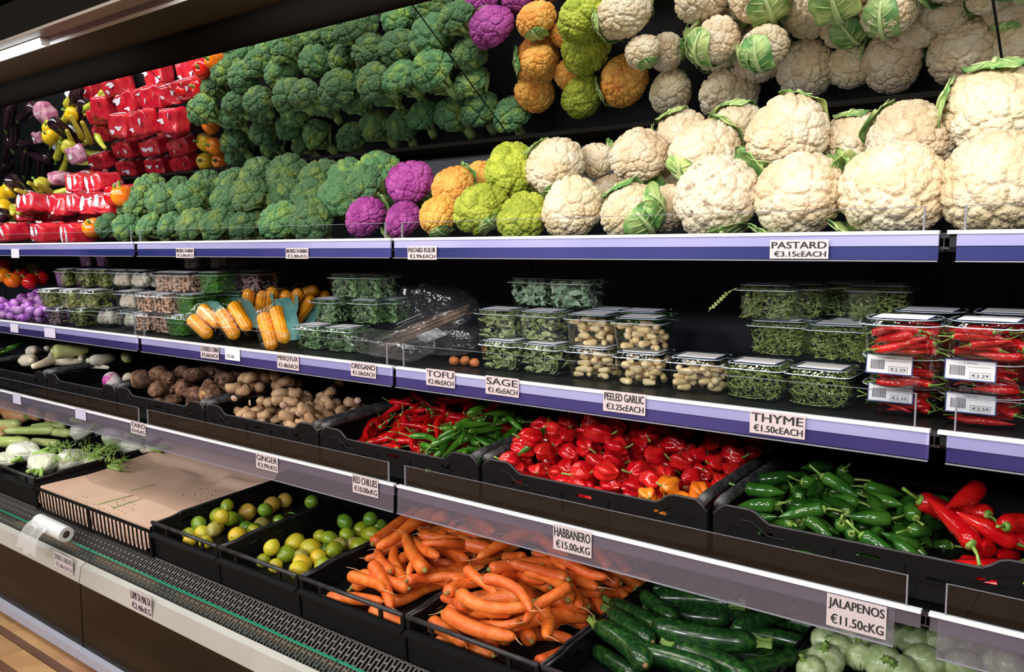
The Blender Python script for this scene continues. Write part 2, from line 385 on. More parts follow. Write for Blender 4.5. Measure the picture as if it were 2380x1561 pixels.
def vnoise(P, rs, k=10, f=2.0):
    out = np.zeros(len(P))
    for i in range(k):
        d = rs.randn(3); d /= np.linalg.norm(d)
        out += np.sin(P @ d * f * rs.uniform(0.6, 1.8) + rs.uniform(0, 6.28))
    return out / k * 1.6

# ------------------------------------------------------------------ vegetable prototypes (meshes are shared by the copies)
def curd(name, seed, mat, n1=34, n2=240, n3=1100, a=(0.20, 0.10, 0.035), sub=6, sq=0.82, warp=0.10):
    rs = np.random.RandomState(seed)
    D, Fc = ico(sub)
    Dw = D + 0.05 * np.c_[vnoise(D, rs, 8, 5), vnoise(D, rs, 8, 5), vnoise(D, rs, 8, 5)]
    Dw /= np.linalg.norm(Dw, axis=1)[:, None]
    r = 0.79 + domes(Dw, n1, rs, a[0], 0.9) + domes(Dw, n2, rs, a[1], 0.9) + (domes(D, n3, rs, a[2], 0.9) if n3 else 0) + warp * vnoise(D, rs, 8, 2.2)
    V = D * r[:, None]
    V[:, 2] *= sq
    low = V[:, 2] < -0.30
    V[low, 2] = -0.30 + (V[low, 2] + 0.30) * 0.7
    return mesh(name, V, Fc, mat)
CURDW = [curd('curd', 20 + i, CAUW, n1=52 + 10 * i, n2=400, n3=1800, a=(0.17, 0.085, 0.03)) for i in range(3)]
CURDC = [curd('curd', 40 + i, CAUG, n1=26, n2=300, n3=1300, a=(0.24, 0.13, 0.05)) for i in range(2)]

def crown(name, seed):
    rs = np.random.RandomState(seed)
    D, Fc = ico(6 if seed < 62 else 5)
    r = 0.72 + domes(D, 26, rs, 0.30, 1.2) + domes(D, 200, rs, 0.11, 1.0) + domes(D, 1100, rs, 0.045, 1.0) + 0.10 * vnoise(D, rs, 8, 2.5)
    V = D * r[:, None]
    V[:, 2] *= 0.92
    low = V[:, 2] < -0.12
    V[low, 2] = -0.12 + (V[low, 2] + 0.12) * 0.38
    V[low, :2] *= (1 - 0.35 * np.clip((-0.12 - V[low, 2]) / 0.3, 0, 1))[:, None]
    return mesh(name, V, Fc, BROC)
def stalk(name, seed):
    rs = np.random.RandomState(seed); m = MB()
    z = np.linspace(-1.62, -0.1, 7)
    m.tube([(0.04 * math.sin(3 * t), 0.03 * t, t) for t in z], [0.27, 0.30, 0.27, 0.25, 0.27, 0.33, 0.42], 10, lobes=5, lob=0.08)
    for k in range(8):
        an = k * PI / 4 + rs.uniform(-.2, .2); zb = rs.uniform(-1.05, -0.75); rr = rs.uniform(.62, .86)
        p = [(0.15 * math.cos(an), 0.15 * math.sin(an), zb), (0.42 * math.cos(an), 0.42 * math.sin(an), zb + .28), (rr * math.cos(an), rr * math.sin(an), -0.18)]
        m.tube(p, [0.10, 0.10, 0.16], 6)
    return m.mesh(name, BSTEM, True)
CROWNS = [crown('florets', 60 + i) for i in range(3)]
STALKS = [stalk('stalk', 80 + i) for i in range(2)]

def leafmesh(seed, top, halfw, curl=0.10):
    """leaf wrapped over a unit head: from the base (polar 150 deg) towards polar `top`"""
    rs = np.random.RandomState(seed); nu, nv = 22, 13
    V = []; ph = rs.uniform(0, 6)
    for s in (0, 1):
        for i in range(nu):
            t = i / (nu - 1); pol = math.radians(150 + (top - 150) * t)
            w = halfw * (0.35 + 0.65 * math.sin(PI * min(1, t * 0.62 + 0.18))) * (1 if t < .82 else math.sqrt(max(0.03, 1 - ((t - .82) / .19) ** 2)))
            for j in range(nv):
                q = j / (nv - 1) * 2 - 1
                azi = w * q
                R = 1.0 + 0.05 + curl * t * t + 0.07 * q * q + 0.045 * math.sin(7 * t + 5 * q + ph) * abs(q) + 0.05 * math.sin(15 * t + ph) * q * q + 0.03 * abs(math.sin(9 * (t + .25 * abs(q))))
                R -= s * 0.02
                sx = math.sin(pol)
                V.append((R * math.sin(pol) * math.cos(azi / max(.45, sx)), R * math.sin(pol) * math.sin(azi / max(.45, sx)), R * math.cos(pol) * .84))
    Fc = []; o2 = nu * nv
    for i in range(nu - 1):
        for j in range(nv - 1):
            a = i * nv + j; Fc.append((a, a + 1, a + nv + 1, a + nv)); Fc.append((o2 + a, o2 + a + nv, o2 + a + nv + 1, o2 + a + 1))
    for i in range(nu - 1):
        for j in (0, nv - 1):
            a = i * nv + j; Fc.append((a, a + nv, o2 + a + nv, o2 + a))
    for j in range(nv - 1):
        for i in (0, nu - 1):
            a = i * nv + j; Fc.append((a, a + 1, o2 + a + 1, o2 + a))
    leaf = mesh('leaf', V, Fc, LEAF)
    m = MB(); pts = []; rad = []
    for i in range(16):
        t = i / 15 * .93; pol = math.radians(152 + (top - 152) * t); R = 1.11 + curl * t * t
        pts.append((R * math.sin(pol), 0, R * math.cos(pol) * .84)); rad.append(0.125 * (1 - .75 * t) + .008)
    m.tube(pts, rad, 8, flat=.6)
    for sg in (-1, 1):                                           # side veins
        for k in range(5):
            t0 = .25 + .14 * k; q = []
            for e in (0, .5, 1):
                t = t0 + .10 * e; pol = math.radians(150 + (top - 150) * min(1, t)); az = sg * halfw * .85 * e * (1 - .3 * t)
                R = 1.07 + curl * t * t + .07 * e * e
                sx = max(.45, math.sin(pol)); q.append((R * math.sin(pol) * math.cos(az / sx), R * math.sin(pol) * math.sin(az / sx), R * math.cos(pol) * .84))
            m.tube(q, [.034, .022, .008], 5)
    return leaf, m.mesh('leaf_rib', RIB, True)
LEAVES = {'short': leafmesh(1, 70, .50, .26), 'mid': leafmesh(2, 46, .60, .12), 'long': leafmesh(3, 12, .62, .06)}

def basis(axis, spin=0.0):
    q = Vector((0, 0, 1)).rotation_difference(Vector(axis).normalized())
    return (q.to_matrix() @ Matrix.Rotation(spin, 3, 'Z')).to_euler()

PLACED = []
def crowded(p, R, k=.72):
    return any((Vector(p) - q).length < k * (R + r_) for q, r_ in PLACED)
def cauli(p, R, label, mat=None, me=None, axis=(0, -.75, .66), spin=None, leaves=(), group='cauliflowers on the top shelf', name='cauliflower', cat='cauliflower'):
    spin = random.uniform(0, 6.28) if spin is None else spin
    PLACED.append((Vector(p), R))
    t = thing(name, label, cat, p, basis(axis, 0), group, R)
    me = me or random.choice(CURDW)
    inst('curd', me, t, mat, rot=(0, 0, spin), scale=(1, 1, random.uniform(.96, 1.06)))
    for (az, kind) in leaves:
        lf, rb = LEAVES[kind]
        l = inst('leaf', lf, t, rot=(0, 0, math.radians(az)))
        inst('leaf_rib', rb, l)
    return t
def brocc(p, R, label, axis, group='broccoli heads on the top shelf'):
    PLACED.append((Vector(p), R))
    t = thing('broccoli', label, 'broccoli', p, basis(axis, 0), group, R)
    inst('florets', random.choice(CROWNS), t, rot=(0, 0, random.uniform(0, 6.28)), scale=(random.uniform(.9, 1.1), random.uniform(.9, 1.1), random.uniform(.85, 1.1)))
    inst('stalk', random.choice(STALKS), t, rot=(0, 0, random.uniform(0, 6.28)))
    return t

def taper(n, prof): return [prof(i / (n - 1)) for i in range(n)]
def body_tube(name, L, prof, bend, mat, n=14, ns=10, wob=0.0, seed=0, lobes=0, lob=0.0, s_curve=0.0):
    """rounded tapering body along X, centred; returns mesh, spine, radii"""
    rs = np.random.RandomState(seed); pts = []; rad = []
    ph = rs.uniform(0, 6)
    for i in range(n):
        t = 0.5 - 0.5 * math.cos(PI * i / (n - 1))
        x = (t - .5) * L
        y = bend * (1 - (2 * t - 1) ** 2) + s_curve * math.sin(2 * PI * t)
        pts.append((x, y, 0)); rad.append(max(1e-4, prof(t) * (1 + wob * math.sin(9 * t + ph) + wob * .6 * math.sin(23 * t + ph))))
    m = MB(); m.tube(pts, rad, ns, lobes=lobes, lob=lob)
    return m.mesh(name, mat, True), pts, rad
def rnd(t, a=.08, b=.08):                      # rounded ends
    e = 1.0
    if t < a: e = math.sqrt(max(0, 1 - ((a - t) / a) ** 2))
    if t > 1 - b: e = min(e, math.sqrt(max(0, 1 - ((t - 1 + b) / b) ** 2)))
    return e

class Proto:
    """a kind of pile item: body mesh + extra part meshes, with spine spheres for stacking"""
    def __init__(s, body, pts, rad, parts=(), bname='body'):
        s.me = body; s.pts = np.array(pts, float); s.rad = np.array(rad, float); s.parts = parts; s.bname = bname
        idx = np.linspace(0, len(pts) - 1, min(7, len(pts))).astype(int)
        s.sp = s.pts[idx]; s.sr = np.maximum(s.rad[idx], s.rad.max() * .25)

def make(proto, name, label, cat, group, loc, rotm, mat=None, scale=1.0):
    t = thing(name, label, cat, loc, rotm, group, scale)
    inst(proto.bname, proto.me, t, mat)
    for (pn, pme) in proto.parts: inst(pn, pme, t)
    return t

def chilli_proto(seed, L, r, bend, stemlen=.03, mat=None):
    me, p, rd = body_tube('pod', L, lambda t: r * rnd(t, .10, .02) * (1.0 - .15 * t - .8 * max(0, t - .45) ** 1.5 / .41), bend, mat or CHILI, 12, 9, .04, seed, s_curve=bend * .3)
    m = MB(); x0 = -L / 2
    m.tube([(x0 + .004, 0, 0), (x0 - .001, 0, 0)], [r * .62, r * .42], 7)
    m.tube([(x0, 0, 0), (x0 - stemlen * .5, -.004, .003), (x0 - stemlen, -.012, .008)], [r * .22, r * .14, r * .18], 5)
    return Proto(me, p, rd, [('stem', m.mesh('stem', GSTEM, True))], 'pod')
P_CHI = [chilli_proto(i, L, .0100, b) for i, (L, b) in enumerate([(.105, .012), (.095, -.006), (.115, .022), (.085, .004), (.10, -.02)])]
P_GCHI = [chilli_proto(20 + i, L, .0092, b, mat=GCHILI) for i, (L, b) in enumerate([(.11, .008), (.10, -.014), (.12, .02), (.09, .003)])]
P_JAL = [chilli_proto(40 + i, L, .0145, b, .028, JAL) for i, (L, b) in enumerate([(.075, .003), (.085, .008), (.065, .0)])]
P_RJAL = [chilli_proto(50 + i, L, .0185, b, .035, CHILI) for i, (L, b) in enumerate([(.11, .004), (.12, .012), (.095, .0)])]
def hab_proto(seed):
    rs = np.random.RandomState(seed); D, Fc = ico(4)
    az = np.arctan2(D[:, 1], D[:, 2]); ph = rs.uniform(0, 6)
    r = 1 + .12 * np.cos(4 * az + ph + 1.5 * D[:, 0]) + .13 * vnoise(D, rs, 6, 4.2)
    V = D * r[:, None]; V[:, 0] *= 1.3; sh = 1 - .45 * np.clip(D[:, 0], 0, 1) ** 1.3; V[:, 1] *= sh; V[:, 2] *= sh
    V *= .0205
    m = MB(); m.tube([(-.024, 0, 0), (-.032, .002, .003), (-.042, .006, .01)], [.004, .0018, .0022], 5)
    s = MB(); 
    return Proto(mesh('pod', V, Fc, HAB), [(-.01, 0, 0), (.012, 0, 0)], [.019, .014], [('stem', m.mesh('stem', GSTEM, True))], 'pod')
P_HAB = [hab_proto(100 + i) for i in range(5)]
def citrus(seed, r, el=1.15, nip=.12):
    rs = np.random.RandomState(seed); D, Fc = ico(4)
    rr = 1 + .02 * vnoise(D, rs, 6, 3) + nip * np.clip((D[:, 0] - .86) / .14, 0, 1) ** 1.5
    V = D * rr[:, None] * r; V[:, 0] *= el
    m = MB(); m.tube([(-r * el * .97, 0, 0), (-r * el * 1.03, 0, 0)], [.0035, .0025], 6)
    return Proto(mesh('fruit_skin', V, Fc, LEMON), [(0, 0, 0)], [r], [('stem_scar', m.mesh('stem_scar', GSTEM, True))], 'fruit_skin')
P_CIT = [citrus(1, .0245, 1.14, .14), citrus(2, .0235, 1.05, .07), citrus(3, .026, 1.18, .10)]

def carrot_proto(seed, L, r, bend, sc=0.0, fork=False, tufted=False):
    me, p, rd = body_tube('root', L, lambda t: r * 1.14 * rnd(t, .07, .12) * (1 - .34 * t), bend, CARROT, 18, 12, .035, seed, s_curve=sc)
    parts = []
    m = MB(); x0 = -L / 2
    m.tube([(x0 + .004, 0, 0), (x0 - .003, 0, 0), (x0 - .006, 0, .001)], [r * .45, r * .36, r * .2], 8)
    if tufted:
        rs = np.random.RandomState(seed)
        for k in range(7):
            d = rs.randn(3) * .006; m.tube([(x0, 0, 0), (x0 - .016, d[1], abs(d[2]))], [.003, .0015], 4)
    parts.append(('crown', m.mesh('crown', CTOP, True)))
    m2 = MB(); x1 = L / 2; rs = np.random.RandomState(seed + 3)
    a, b = rs.uniform(-.012, .012, 2)
    m2.tube([(x1 - .004, 0, 0), (x1 + .014, a, .003), (x1 + .034, a * 2.4, b)], [.0022, .0010, .0005], 5)
    parts.append(('rootlet', m2.mesh('rootlet', CROOT, True)))
    if fork:
        m3 = MB(); m3.tube([(-.02, 0, 0), (.03, .022, .004), (.08, .05, .0)], [r * .9, r * .7, r * .35], 10)
        parts.append(('forked_root', m3.mesh('forked_root', CARROT, True)))
    return Proto(me, p, rd, parts, 'root')
P_CAR = [carrot_proto(1, .19, .0165, .008), carrot_proto(2, .17, .0155, -.012, .004), carrot_proto(3, .205, .0175, .018, tufted=True),
         carrot_proto(4, .15, .015, .004, -.006), carrot_proto(5, .18, .0145, .030), carrot_proto(6, .21, .018, -.006, .008), carrot_proto(7, .165, .0185, .0)]
P_CARF = carrot_proto(8, .20, .018, -.01, fork=True)

def courgette_proto(seed, L, r, bend):
    me, p, rd = body_tube('skin', L, lambda t: r * rnd(t, .16, .16) * (.86 + .16 * t), bend, COURG, 18, 14, .012, seed, lobes=8, lob=.018)
    m = MB(); x0 = -L / 2
    m.tube([(x0 + .016, 0, 0), (x0 + .002, 0, 0), (x0 - .012, 0, 0), (x0 - .030, .002, .002), (x0 - .032, .002, .002)], [r * .55, r * .40, r * .30, r * .36, r * .32], 10, lobes=5, lob=.18)
    e = MB(); e.tube([(L / 2 - .004, 0, 0), (L / 2 + .003, 0, 0)], [r * .3, r * .2], 7)
    return Proto(me, p, rd, [('stalk', m.mesh('stalk', COURGS, False)), ('blossom_scar', e.mesh('blossom_scar', SCAR, True))], 'skin')
P_COU = [courgette_proto(1, .25, .031, .020), courgette_proto(2, .21, .026, .004), courgette_proto(3, .23, .028, -.018), courgette_proto(4, .19, .025, .0)]

def squash_proto(seed):
    rs = np.random.RandomState(seed); D, Fc = ico(4)
    az = np.arctan2(D[:, 1], D[:, 0])
    V = D * (1 + .025 * np.abs(np.cos(5 * az)) + .02 * vnoise(D, rs, 5, 2))[:, None]; V[:, 2] *= .86
    V *= .046
    m = MB(); m.tube([(0, 0, .034), (0, 0, .043), (.002, 0, .054), (.005, 0, .064)], [.014, .0085, .006, .0075], 10, lobes=5, lob=.25)
    e = MB(); e.tube([(0, 0, -.0385), (0, 0, -.041)], [.011, .007], 9)
    v = MB()
    for k in range(10):
        an = k * PI / 5
        v.tube([(.047 * math.sin(q) * math.cos(an), .047 * math.sin(q) * math.sin(an), .0415 * math.cos(q)) for q in (2.95, 2.6, 2.2)], [.0012, .0011, .0005], 4)
    return Proto(mesh('skin', V, Fc, SQUASH), [(0, 0, 0)], [.043], [('stalk', m.mesh('stalk', COURGS, True)), ('blossom_scar', e.mesh('blossom_scar', SCAR, True)), ('dark_vein', v.mesh('dark_vein', COURG, True))], 'skin')
P_SQU = [squash_proto(1), squash_proto(2)]

def lump(seed, L, r, mat, rings=0, cut=None, sub=4, amp=.16):
    rs = np.random.RandomState(seed); D, Fc = ico(sub)
    rr = 1 + amp * vnoise(D, rs, 8, 2.6) + .04 * vnoise(D, rs, 8, 9)
    if rings: rr *= 1 + .025 * np.sin(D[:, 0] * rings)
    V = D * rr[:, None] * r; V[:, 0] *= L / (2 * r)
    if cut: V[:, 0] = np.minimum(V[:, 0], L / 2 * cut)
    return mesh('root_skin', V, Fc, mat)
def taro_proto(seed, L, r, cut=None):
    me = lump(seed, L, r, TARO, 26, cut)
    parts = []
    m = MB()
    if cut:
        x = L / 2 * cut; m.tube([(x - .004, 0, 0), (x + .001, 0, 0)], [r * .62, r * .55], 12)
        parts.append(('cut_face', m.mesh('cut_face', TAROC, True)))
    else:
        m.tube([(L / 2 * .85, 0, 0), (L / 2 * 1.05, 0, .003)], [r * .42, r * .2], 8)
        parts.append(('root_knob', m.mesh('root_knob', TARO, True)))
    return Proto(me, [(-L * .25, 0, 0), (0, 0, 0), (L * .25, 0, 0)], [r * .85, r, r * .85], parts, 'root_skin')
P_TARO = [taro_proto(1, .085, .028), taro_proto(2, .075, .030, .8), taro_proto(3, .10, .027), taro_proto(4, .066, .026)]
def ginger_proto(seed):
    rs = np.random.RandomState(seed); m = MB()
    x = -.045; p = [(-.05, 0, 0)]
    pts = [(-.055 + .022 * i, rs.uniform(-.006, .006), rs.uniform(-.003, .003)) for i in range(6)]
    m.tube([pts[0]] + pts + [(pts[-1][0] + .004, pts[-1][1], 0)], [.004, .013, .018, .015, .018, .0155, .012, .004], 10)
    for k in range(5):
        b = pts[1 + k % 4]; sg = 1 if k % 2 else -1
        e = (b[0] + rs.uniform(-.01, .012), b[1] + sg * rs.uniform(.022, .034), b[2] + rs.uniform(-.004, .008))
        mid = tuple((a + c) / 2 for a, c in zip(b, e)); tip = (e[0] + .002, e[1] + sg * .004, e[2])
        m.tube([b, mid, e, tip], [.012, .0115, .0125, .004], 9)
    c = MB(); c.tube([(pts[-1][0] + .003, pts[-1][1], 0), (pts[-1][0] + .006, pts[-1][1], 0)], [.009, .007], 8)
    V = np.array(m.V); V += .0016 * np.c_[vnoise(V, rs, 6, 220), vnoise(V, rs, 6, 220), vnoise(V, rs, 6, 220)]
    return Proto(mesh('rhizome', V, m.F, GINGER), pts, [.013] * 6, [('cut_face', c.mesh('cut_face', KRAFT, True))], 'rhizome')
P_GIN = [ginger_proto(i) for i in range(5)]
def clove_proto(seed, b):
    me, p, rd = body_tube('clove_flesh', .031, lambda t: .0095 * rnd(t, .3, .12) * (1.05 - .55 * t), b, GARLIC, 8, 8, .02, seed)
    return Proto(me, p, rd, [], 'clove_flesh')
P_CLO = [clove_proto(1, .003), clove_proto(2, -.004), clove_proto(3, .001)]

# ------------------------------------------------------------------ heap: items are set down on what lies below them
class Heap:
    def __init__(s, x0, x1, y0, y1, z0, slope=0.0, cell=0.005):
        s.x0, s.y0, s.c = x0, y0, cell
        s.nx = int((x1 - x0) / cell) + 1; s.ny = int((y1 - y0) / cell) + 1
        s.x1, s.y1 = x1, y1
        gy = s.y0 + np.arange(s.ny) * cell
        s.H = np.tile(z0 + slope * (gy - y0), (s.nx, 1))
        s.base = s.H.copy()
    def _win(s, x, y, r):
        k = max(1, int(r / s.c + .5)); i = int((x - s.x0) / s.c + .5); j = int((y - s.y0) / s.c + .5)
        return max(0, i - k), min(s.nx, i + k + 1), max(0, j - k), min(s.ny, j + k + 1)
    def h(s, x, y, r):
        a, b, c, d = s._win(x, y, r)
        if a >= b or c >= d: return float(s.base[min(max(0, a), s.nx - 1), min(max(0, c), s.ny - 1)])
        return float(s.H[a:b, c:d].max())
    def settle(s, pr, x, y, yaw, sc=1.0, sink=.12, maxp=.5, tilt=0.0):
        c_, s_ = math.cos(yaw), math.sin(yaw)
        P = pr.sp * sc; R = pr.sr * sc
        wx = x + P[:, 0] * c_ - P[:, 1] * s_; wy = y + P[:, 0] * s_ + P[:, 1] * c_
        hs = np.array([s.h(a, b, r * .55) for a, b, r in zip(wx, wy, R)]) + R * (1 - sink) - P[:, 2]
        best = None
        for m in np.linspace(-maxp, maxp, 9) if len(P) > 1 else (0.0,):
            z0 = float((hs - P[:, 0] * m).max()); sc_ = z0 + abs(m - tilt) * .012
            if best is None or sc_ < best[0]: best = (sc_, z0, m)
        _, z0, m = best
        for a, b, r, px in zip(wx, wy, R, P[:, 0]):
            i0, i1, j0, j1 = s._win(a, b, r)
            if i0 >= i1 or j0 >= j1: continue
            gx = s.x0 + np.arange(i0, i1) * s.c; gy = s.y0 + np.arange(j0, j1) * s.c
            d2 = (gx[:, None] - a) ** 2 + (gy[None, :] - b) ** 2
            top = np.where(d2 < r * r, z0 + px * m + np.sqrt(np.maximum(0, r * r - d2)), -9)
            s.H[i0:i1, j0:j1] = np.maximum(s.H[i0:i1, j0:j1], top)
        rot = Matrix.Rotation(yaw, 3, 'Z') @ Matrix.Rotation(-math.atan(m), 3, 'Y')
        return Vector((x, y, z0)), rot
    def inside(s, pr, x, y, yaw, sc=1.0, marg=0.0):
        c_, s_ = math.cos(yaw), math.sin(yaw)
        for p, r in ((pr.sp[0] * sc, pr.sr[0]), (pr.sp[-1] * sc, pr.sr[-1]), (pr.sp[len(pr.sp) // 2] * sc, pr.sr.max())):
            wx = x + p[0] * c_ - p[1] * s_; wy = y + p[0] * s_ + p[1] * c_
            if not (s.x0 + r + marg < wx < s.x1 - r - marg and s.y0 + r + marg < wy < s.y1 - r - marg): return False
        return True
    def pick(s, pr, rs, yawf, target, sc=1.0, tries=14, region=None):
        best = None
        for _ in range(tries):
            if region: x = rs.uniform(region[0], region[1]); y = rs.uniform(region[2], region[3])
            else: x = rs.uniform(s.x0, s.x1); y = rs.uniform(s.y0, s.y1)
            yaw = yawf(rs)
            if not s.inside(pr, x, y, yaw, sc): continue
            gap = target(x, y) - s.h(x, y, pr.sr.max() * 1.3)
            if best is None or gap > best[0]: best = (gap, x, y, yaw)
        return best

def pour(heap, protos, n, target, name, label, cat, group, rs, yawf=None, mat=None, scale=(.88, 1.1), sink=.15, roll=True, stop=-.004, region=None, maxp=.5, zmax=None):
    yawf = yawf or (lambda r: r.uniform(0, 2 * PI)); made = []
    for i in range(n):
        pr = protos[rs.randint(len(protos))]; sc = rs.uniform(*scale)
        b = heap.pick(pr, rs, yawf, target, sc, region=region)
        if b is None: continue
        if b[0] < stop:
            continue
        loc, rot = heap.settle(pr, b[1], b[2], b[3], sc, sink, maxp)
        if zmax and loc.z > zmax: continue
        if roll: rot = rot @ Matrix.Rotation(rs.uniform(-.5, .5) + (PI if rs.rand() < .5 else 0), 3, 'X')
        lb = label(i, loc) if callable(label) else label
        mt = mat(rs) if callable(mat) else mat
        made.append(make(pr, name, lb, cat, (group + ': ' + lb.split(', ', 1)[1]) if (callable(label) and ', ' in lb) else group, loc, rot.to_euler(), mt, sc))
    return made

# ------------------------------------------------------------------ the room
def struct(name, m, mat): return tag(m.obj(name, mat), kind='structure')
def slab(x0, x1, y0, y1, z0, z1): return MB().box(x0, x1, y0, y1, z0, z1)
floor = struct('floor', slab(-9, 6, -4, 4, -.06, -.006), GROUT)
struct('ceiling', slab(-9, 6, -4, 4, 2.86, 2.92), CEIL)
struct('wall_back', slab(-9, 6, 4, 4.1, 0, 2.86), WALLM)
struct('wall_left', slab(-9.1, -9, -4, 4, 0, 2.86), WALLM)
rows = [(1.262, 1.212, WOODF), (1.210, 1.182, WOODD), (1.180, 1.10, WOODF), (1.098, 1.07, WOODD), (1.068, .985, WOODF), (.983, .90, WOODF), (.898, .81, WOODF)]
_pk = {}
for ri, (ya, yb, mt) in enumerate(rows):
    L_ = .42
    for k in range(9):
        xa = -4.6 + k * L_ + (ri % 3) * .13
        key = (ya, yb)
        if key not in _pk: _pk[key] = MB().box(0, L_ - .002, yb, ya - .001, -.006, 0).mesh('plank', mt)
        inst('plank', _pk[key], floor, loc=(xa, 0, 0))
far = MB()
for ri in range(28):
    for k in range(7):
        far.box(-9 + k * 2.1, -9 + k * 2.1 + 2.096, .80 - (ri + 1) * .16 + .003, .80 - ri * .16, -.006, 0)
tag(far.obj('far_planks', WOODF, floor), kind='stuff')

# ------------------------------------------------------------------ the refrigerated case
XJ = [-6.568, -5.318, -4.068, -2.818, -1.568, -.318, .932]
X0, X1 = XJ[0], XJ[-1]
case = thing('refrigerated_case', 'long black refrigerated produce case carrying all the shelves', 'display case', (0, 0, 0))
z = lambda r: r + H0
MB().box(X0, X1, 2.05, 2.10, 0, z(1.0)).obj('back_panel', BACKBLK, case)
_uc = MB().box(-.012, .012, 2.042, 2.05, z(-.95), z(.33)).mesh('upright_channel', BACKBLK)
for s_ in range(len(XJ)): inst('upright_channel', _uc, case, loc=(XJ[s_], 0, 0))
m = MB()
for k in range(230):
    x = X0 + .03 + k * .0325
    m.box(x, x + .018, 2.046, 2.051, z(-.048), z(-.044))
tag(m.obj('slot_row', INK, case), kind='stuff')
# base deck under the lower crates, air grille, glass, bumper, panel
m = MB(); m.prism([(1.385, z(-.985)), (2.04, z(-.935)), (2.04, z(-1.30)), (1.385, z(-1.30))], X0, X1); m.obj('deck_tray', SHELFBLK, case)
m = MB()
ga, gb = np.array([1.383, z(-.972)]), np.array([1.288, z(-1.036)])
gd = (gb - ga) / np.linalg.norm(gb - ga); gn = np.array([-gd[1], gd[0]]); gl = np.linalg.norm(gb - ga)
def gbox(xa, xb, s0, s1, th=.0025):
    P = []
    for x in (xa, xb):
        for s_, t_ in ((s0, 0), (s1, 0), (s1, th), (s0, th)):
            q = ga + gd * s_ - gn * t_ * -1
            P.append((x, q[0], q[1]))
    m.add(P, [(0, 1, 2, 3), (7, 6, 5, 4), (0, 4, 5, 1), (1, 5, 6, 2), (2, 6, 7, 3), (3, 7, 4, 0)])
x = -4.6; k = 0
while x < -.55:
    gbox(x, x + .0045, 0, gl); off = .018 if k % 2 else 0
    for q in range(5):
        s0 = .002 + off + q * .036
        if s0 + .004 < gl: gbox(x + .0045, x + .0135, s0, s0 + .005)
    x += .0135; k += 1
gbox(-4.6, -.55, 0, .004); gbox(-4.6, -.55, gl - .006, gl)
tag(m.obj('honeycomb_air_grille', GRILLE, case), kind='stuff')
MB().box(-6.5, .9, 1.37, 1.39, z(-1.3), z(-.99)).obj('duct_wall', CANOPYBLK, case)
for i in range(6):
    a, b = XJ[i] + .003, XJ[i + 1] - .003
    g = MB().box(a, b, 1.296, 1.302, z(-1.04), z(-.985)).obj('front_glass', GLASSG, case)
    MB().box(a, b, 1.296, 1.302, z(-.985), z(-.9815)).obj('green_edge', GREENEDGE, g)
    m = MB(); m.prism([(1.292, z(-1.026)), (1.284, z(-1.021)), (1.268, z(-1.030)), (1.258, z(-1.083)), (1.262, z(-1.088)), (1.290, z(-1.088))], a, b)
    m.obj('bumper_rail', CREAM, case)
    MB().box(a, b, 1.262, 1.29, z(-1.31), z(-1.0885)).obj('lower_panel', DARKPANEL, case)
    m = MB(); m.prism([(1.262, z(-1.305)), (1.244, z(-1.309)), (1.241, z(-1.338)), (1.262, z(-1.340))], a - .002, b + .002); m.obj('kick_strip', SILVER, case)
    MB().box(a - .003, b + .003, 1.264, 1.28, 0, z(-1.34)).obj('kick_plate', KICK, case)

# canopy over the shelves
can = thing('case_canopy', 'dark canopy with brown underside and mauve lamp channel above the mirrors', 'canopy', (0, 0, 0))
tube_p = [(1.432 + .043 * math.cos(a), z(.600) + .043 * math.sin(a)) for a in np.linspace(0, 2 * PI, 28, endpoint=False)]
def seg(name, prof, mat, a, b, sm=False): return MB().prism(prof, a, b).obj(name, mat, can)
cj = [-6.5, -5.85, -4.2, -2.72, -1.24, .25, 1.8]
o = MB().prism(tube_p, -6.5, 1.8).mesh('black_tube', CANOPYBLK, False)
for p_ in o.polygons: p_.use_smooth = len(p_.vertices) == 4
inst('black_tube', o, can)
for i in range(6):
    a, b = cj[i] + .0015, cj[i + 1] - .0015
    seg('brown_soffit', [(1.400, z(.628)), (1.400, z(.638)), (1.205, z(.618)), (1.205, z(.6095))], CANOPYBRN, a, b)
    seg('bright_edge', [(1.206, z(.610)), (1.206, z(.620)), (1.196, z(.6195)), (1.196, z(.6065))], WHITE, a, b)
    seg('mauve_channel', [(1.190, z(.613)), (1.190, z(.620)), (1.128, z(.606)), (1.128, z(.600))], CANOPYPUR, a, b)
    seg('tan_channel', [(1.128, z(.598)), (1.128, z(.607)), (1.082, z(.606)), (1.082, z(.598))], CANOPYTAN, a, b)
seg('canopy_roof', [(1.082, z(.606)), (1.082, z(.70)), (2.10, z(1.02)), (2.10, z(.98)), (1.40, z(.72)), (1.20, z(.65))], CANOPYBLK, -6.5, 1.8)
for k in (0, 1): MB().add(*tube_geo([(-2.47 + .045 * k, 1.155, z(.6055)), (-2.47 + .045 * k, 1.155, z(.603))], .004, 8)).obj('screw', CANOPYTAN, can)
for i, (xa, xb) in enumerate([(-3.85, -2.575), (-5.2, -3.9)]):
    t = thing('lamp_tube', ['glowing white lamp tube under the canopy at upper left', 'glowing lamp tube under the canopy beyond the left edge'][i], 'lamp', ((xa + xb) / 2, 1.135, z(.59)))
    hw = (xb - xa) / 2
    inst('tube', MB().add(*tube_geo([(-hw + .01, 0, 0), (hw - .01, 0, 0)], .010, 12)).mesh('tube', TUBE, True), t)
    MB().box(-hw, hw, -.018, .014, .006, .011).obj('fitting', CANOPYTAN, t)
    MB().box(hw - .012, hw - .004, -.011, .011, -.011, .011).obj('end_cap', WHITE, t)
t = thing('ceiling_downlight', 'round bright downlight in the dark ceiling at upper left', 'lamp', (-6.72, 2.62, 2.85))
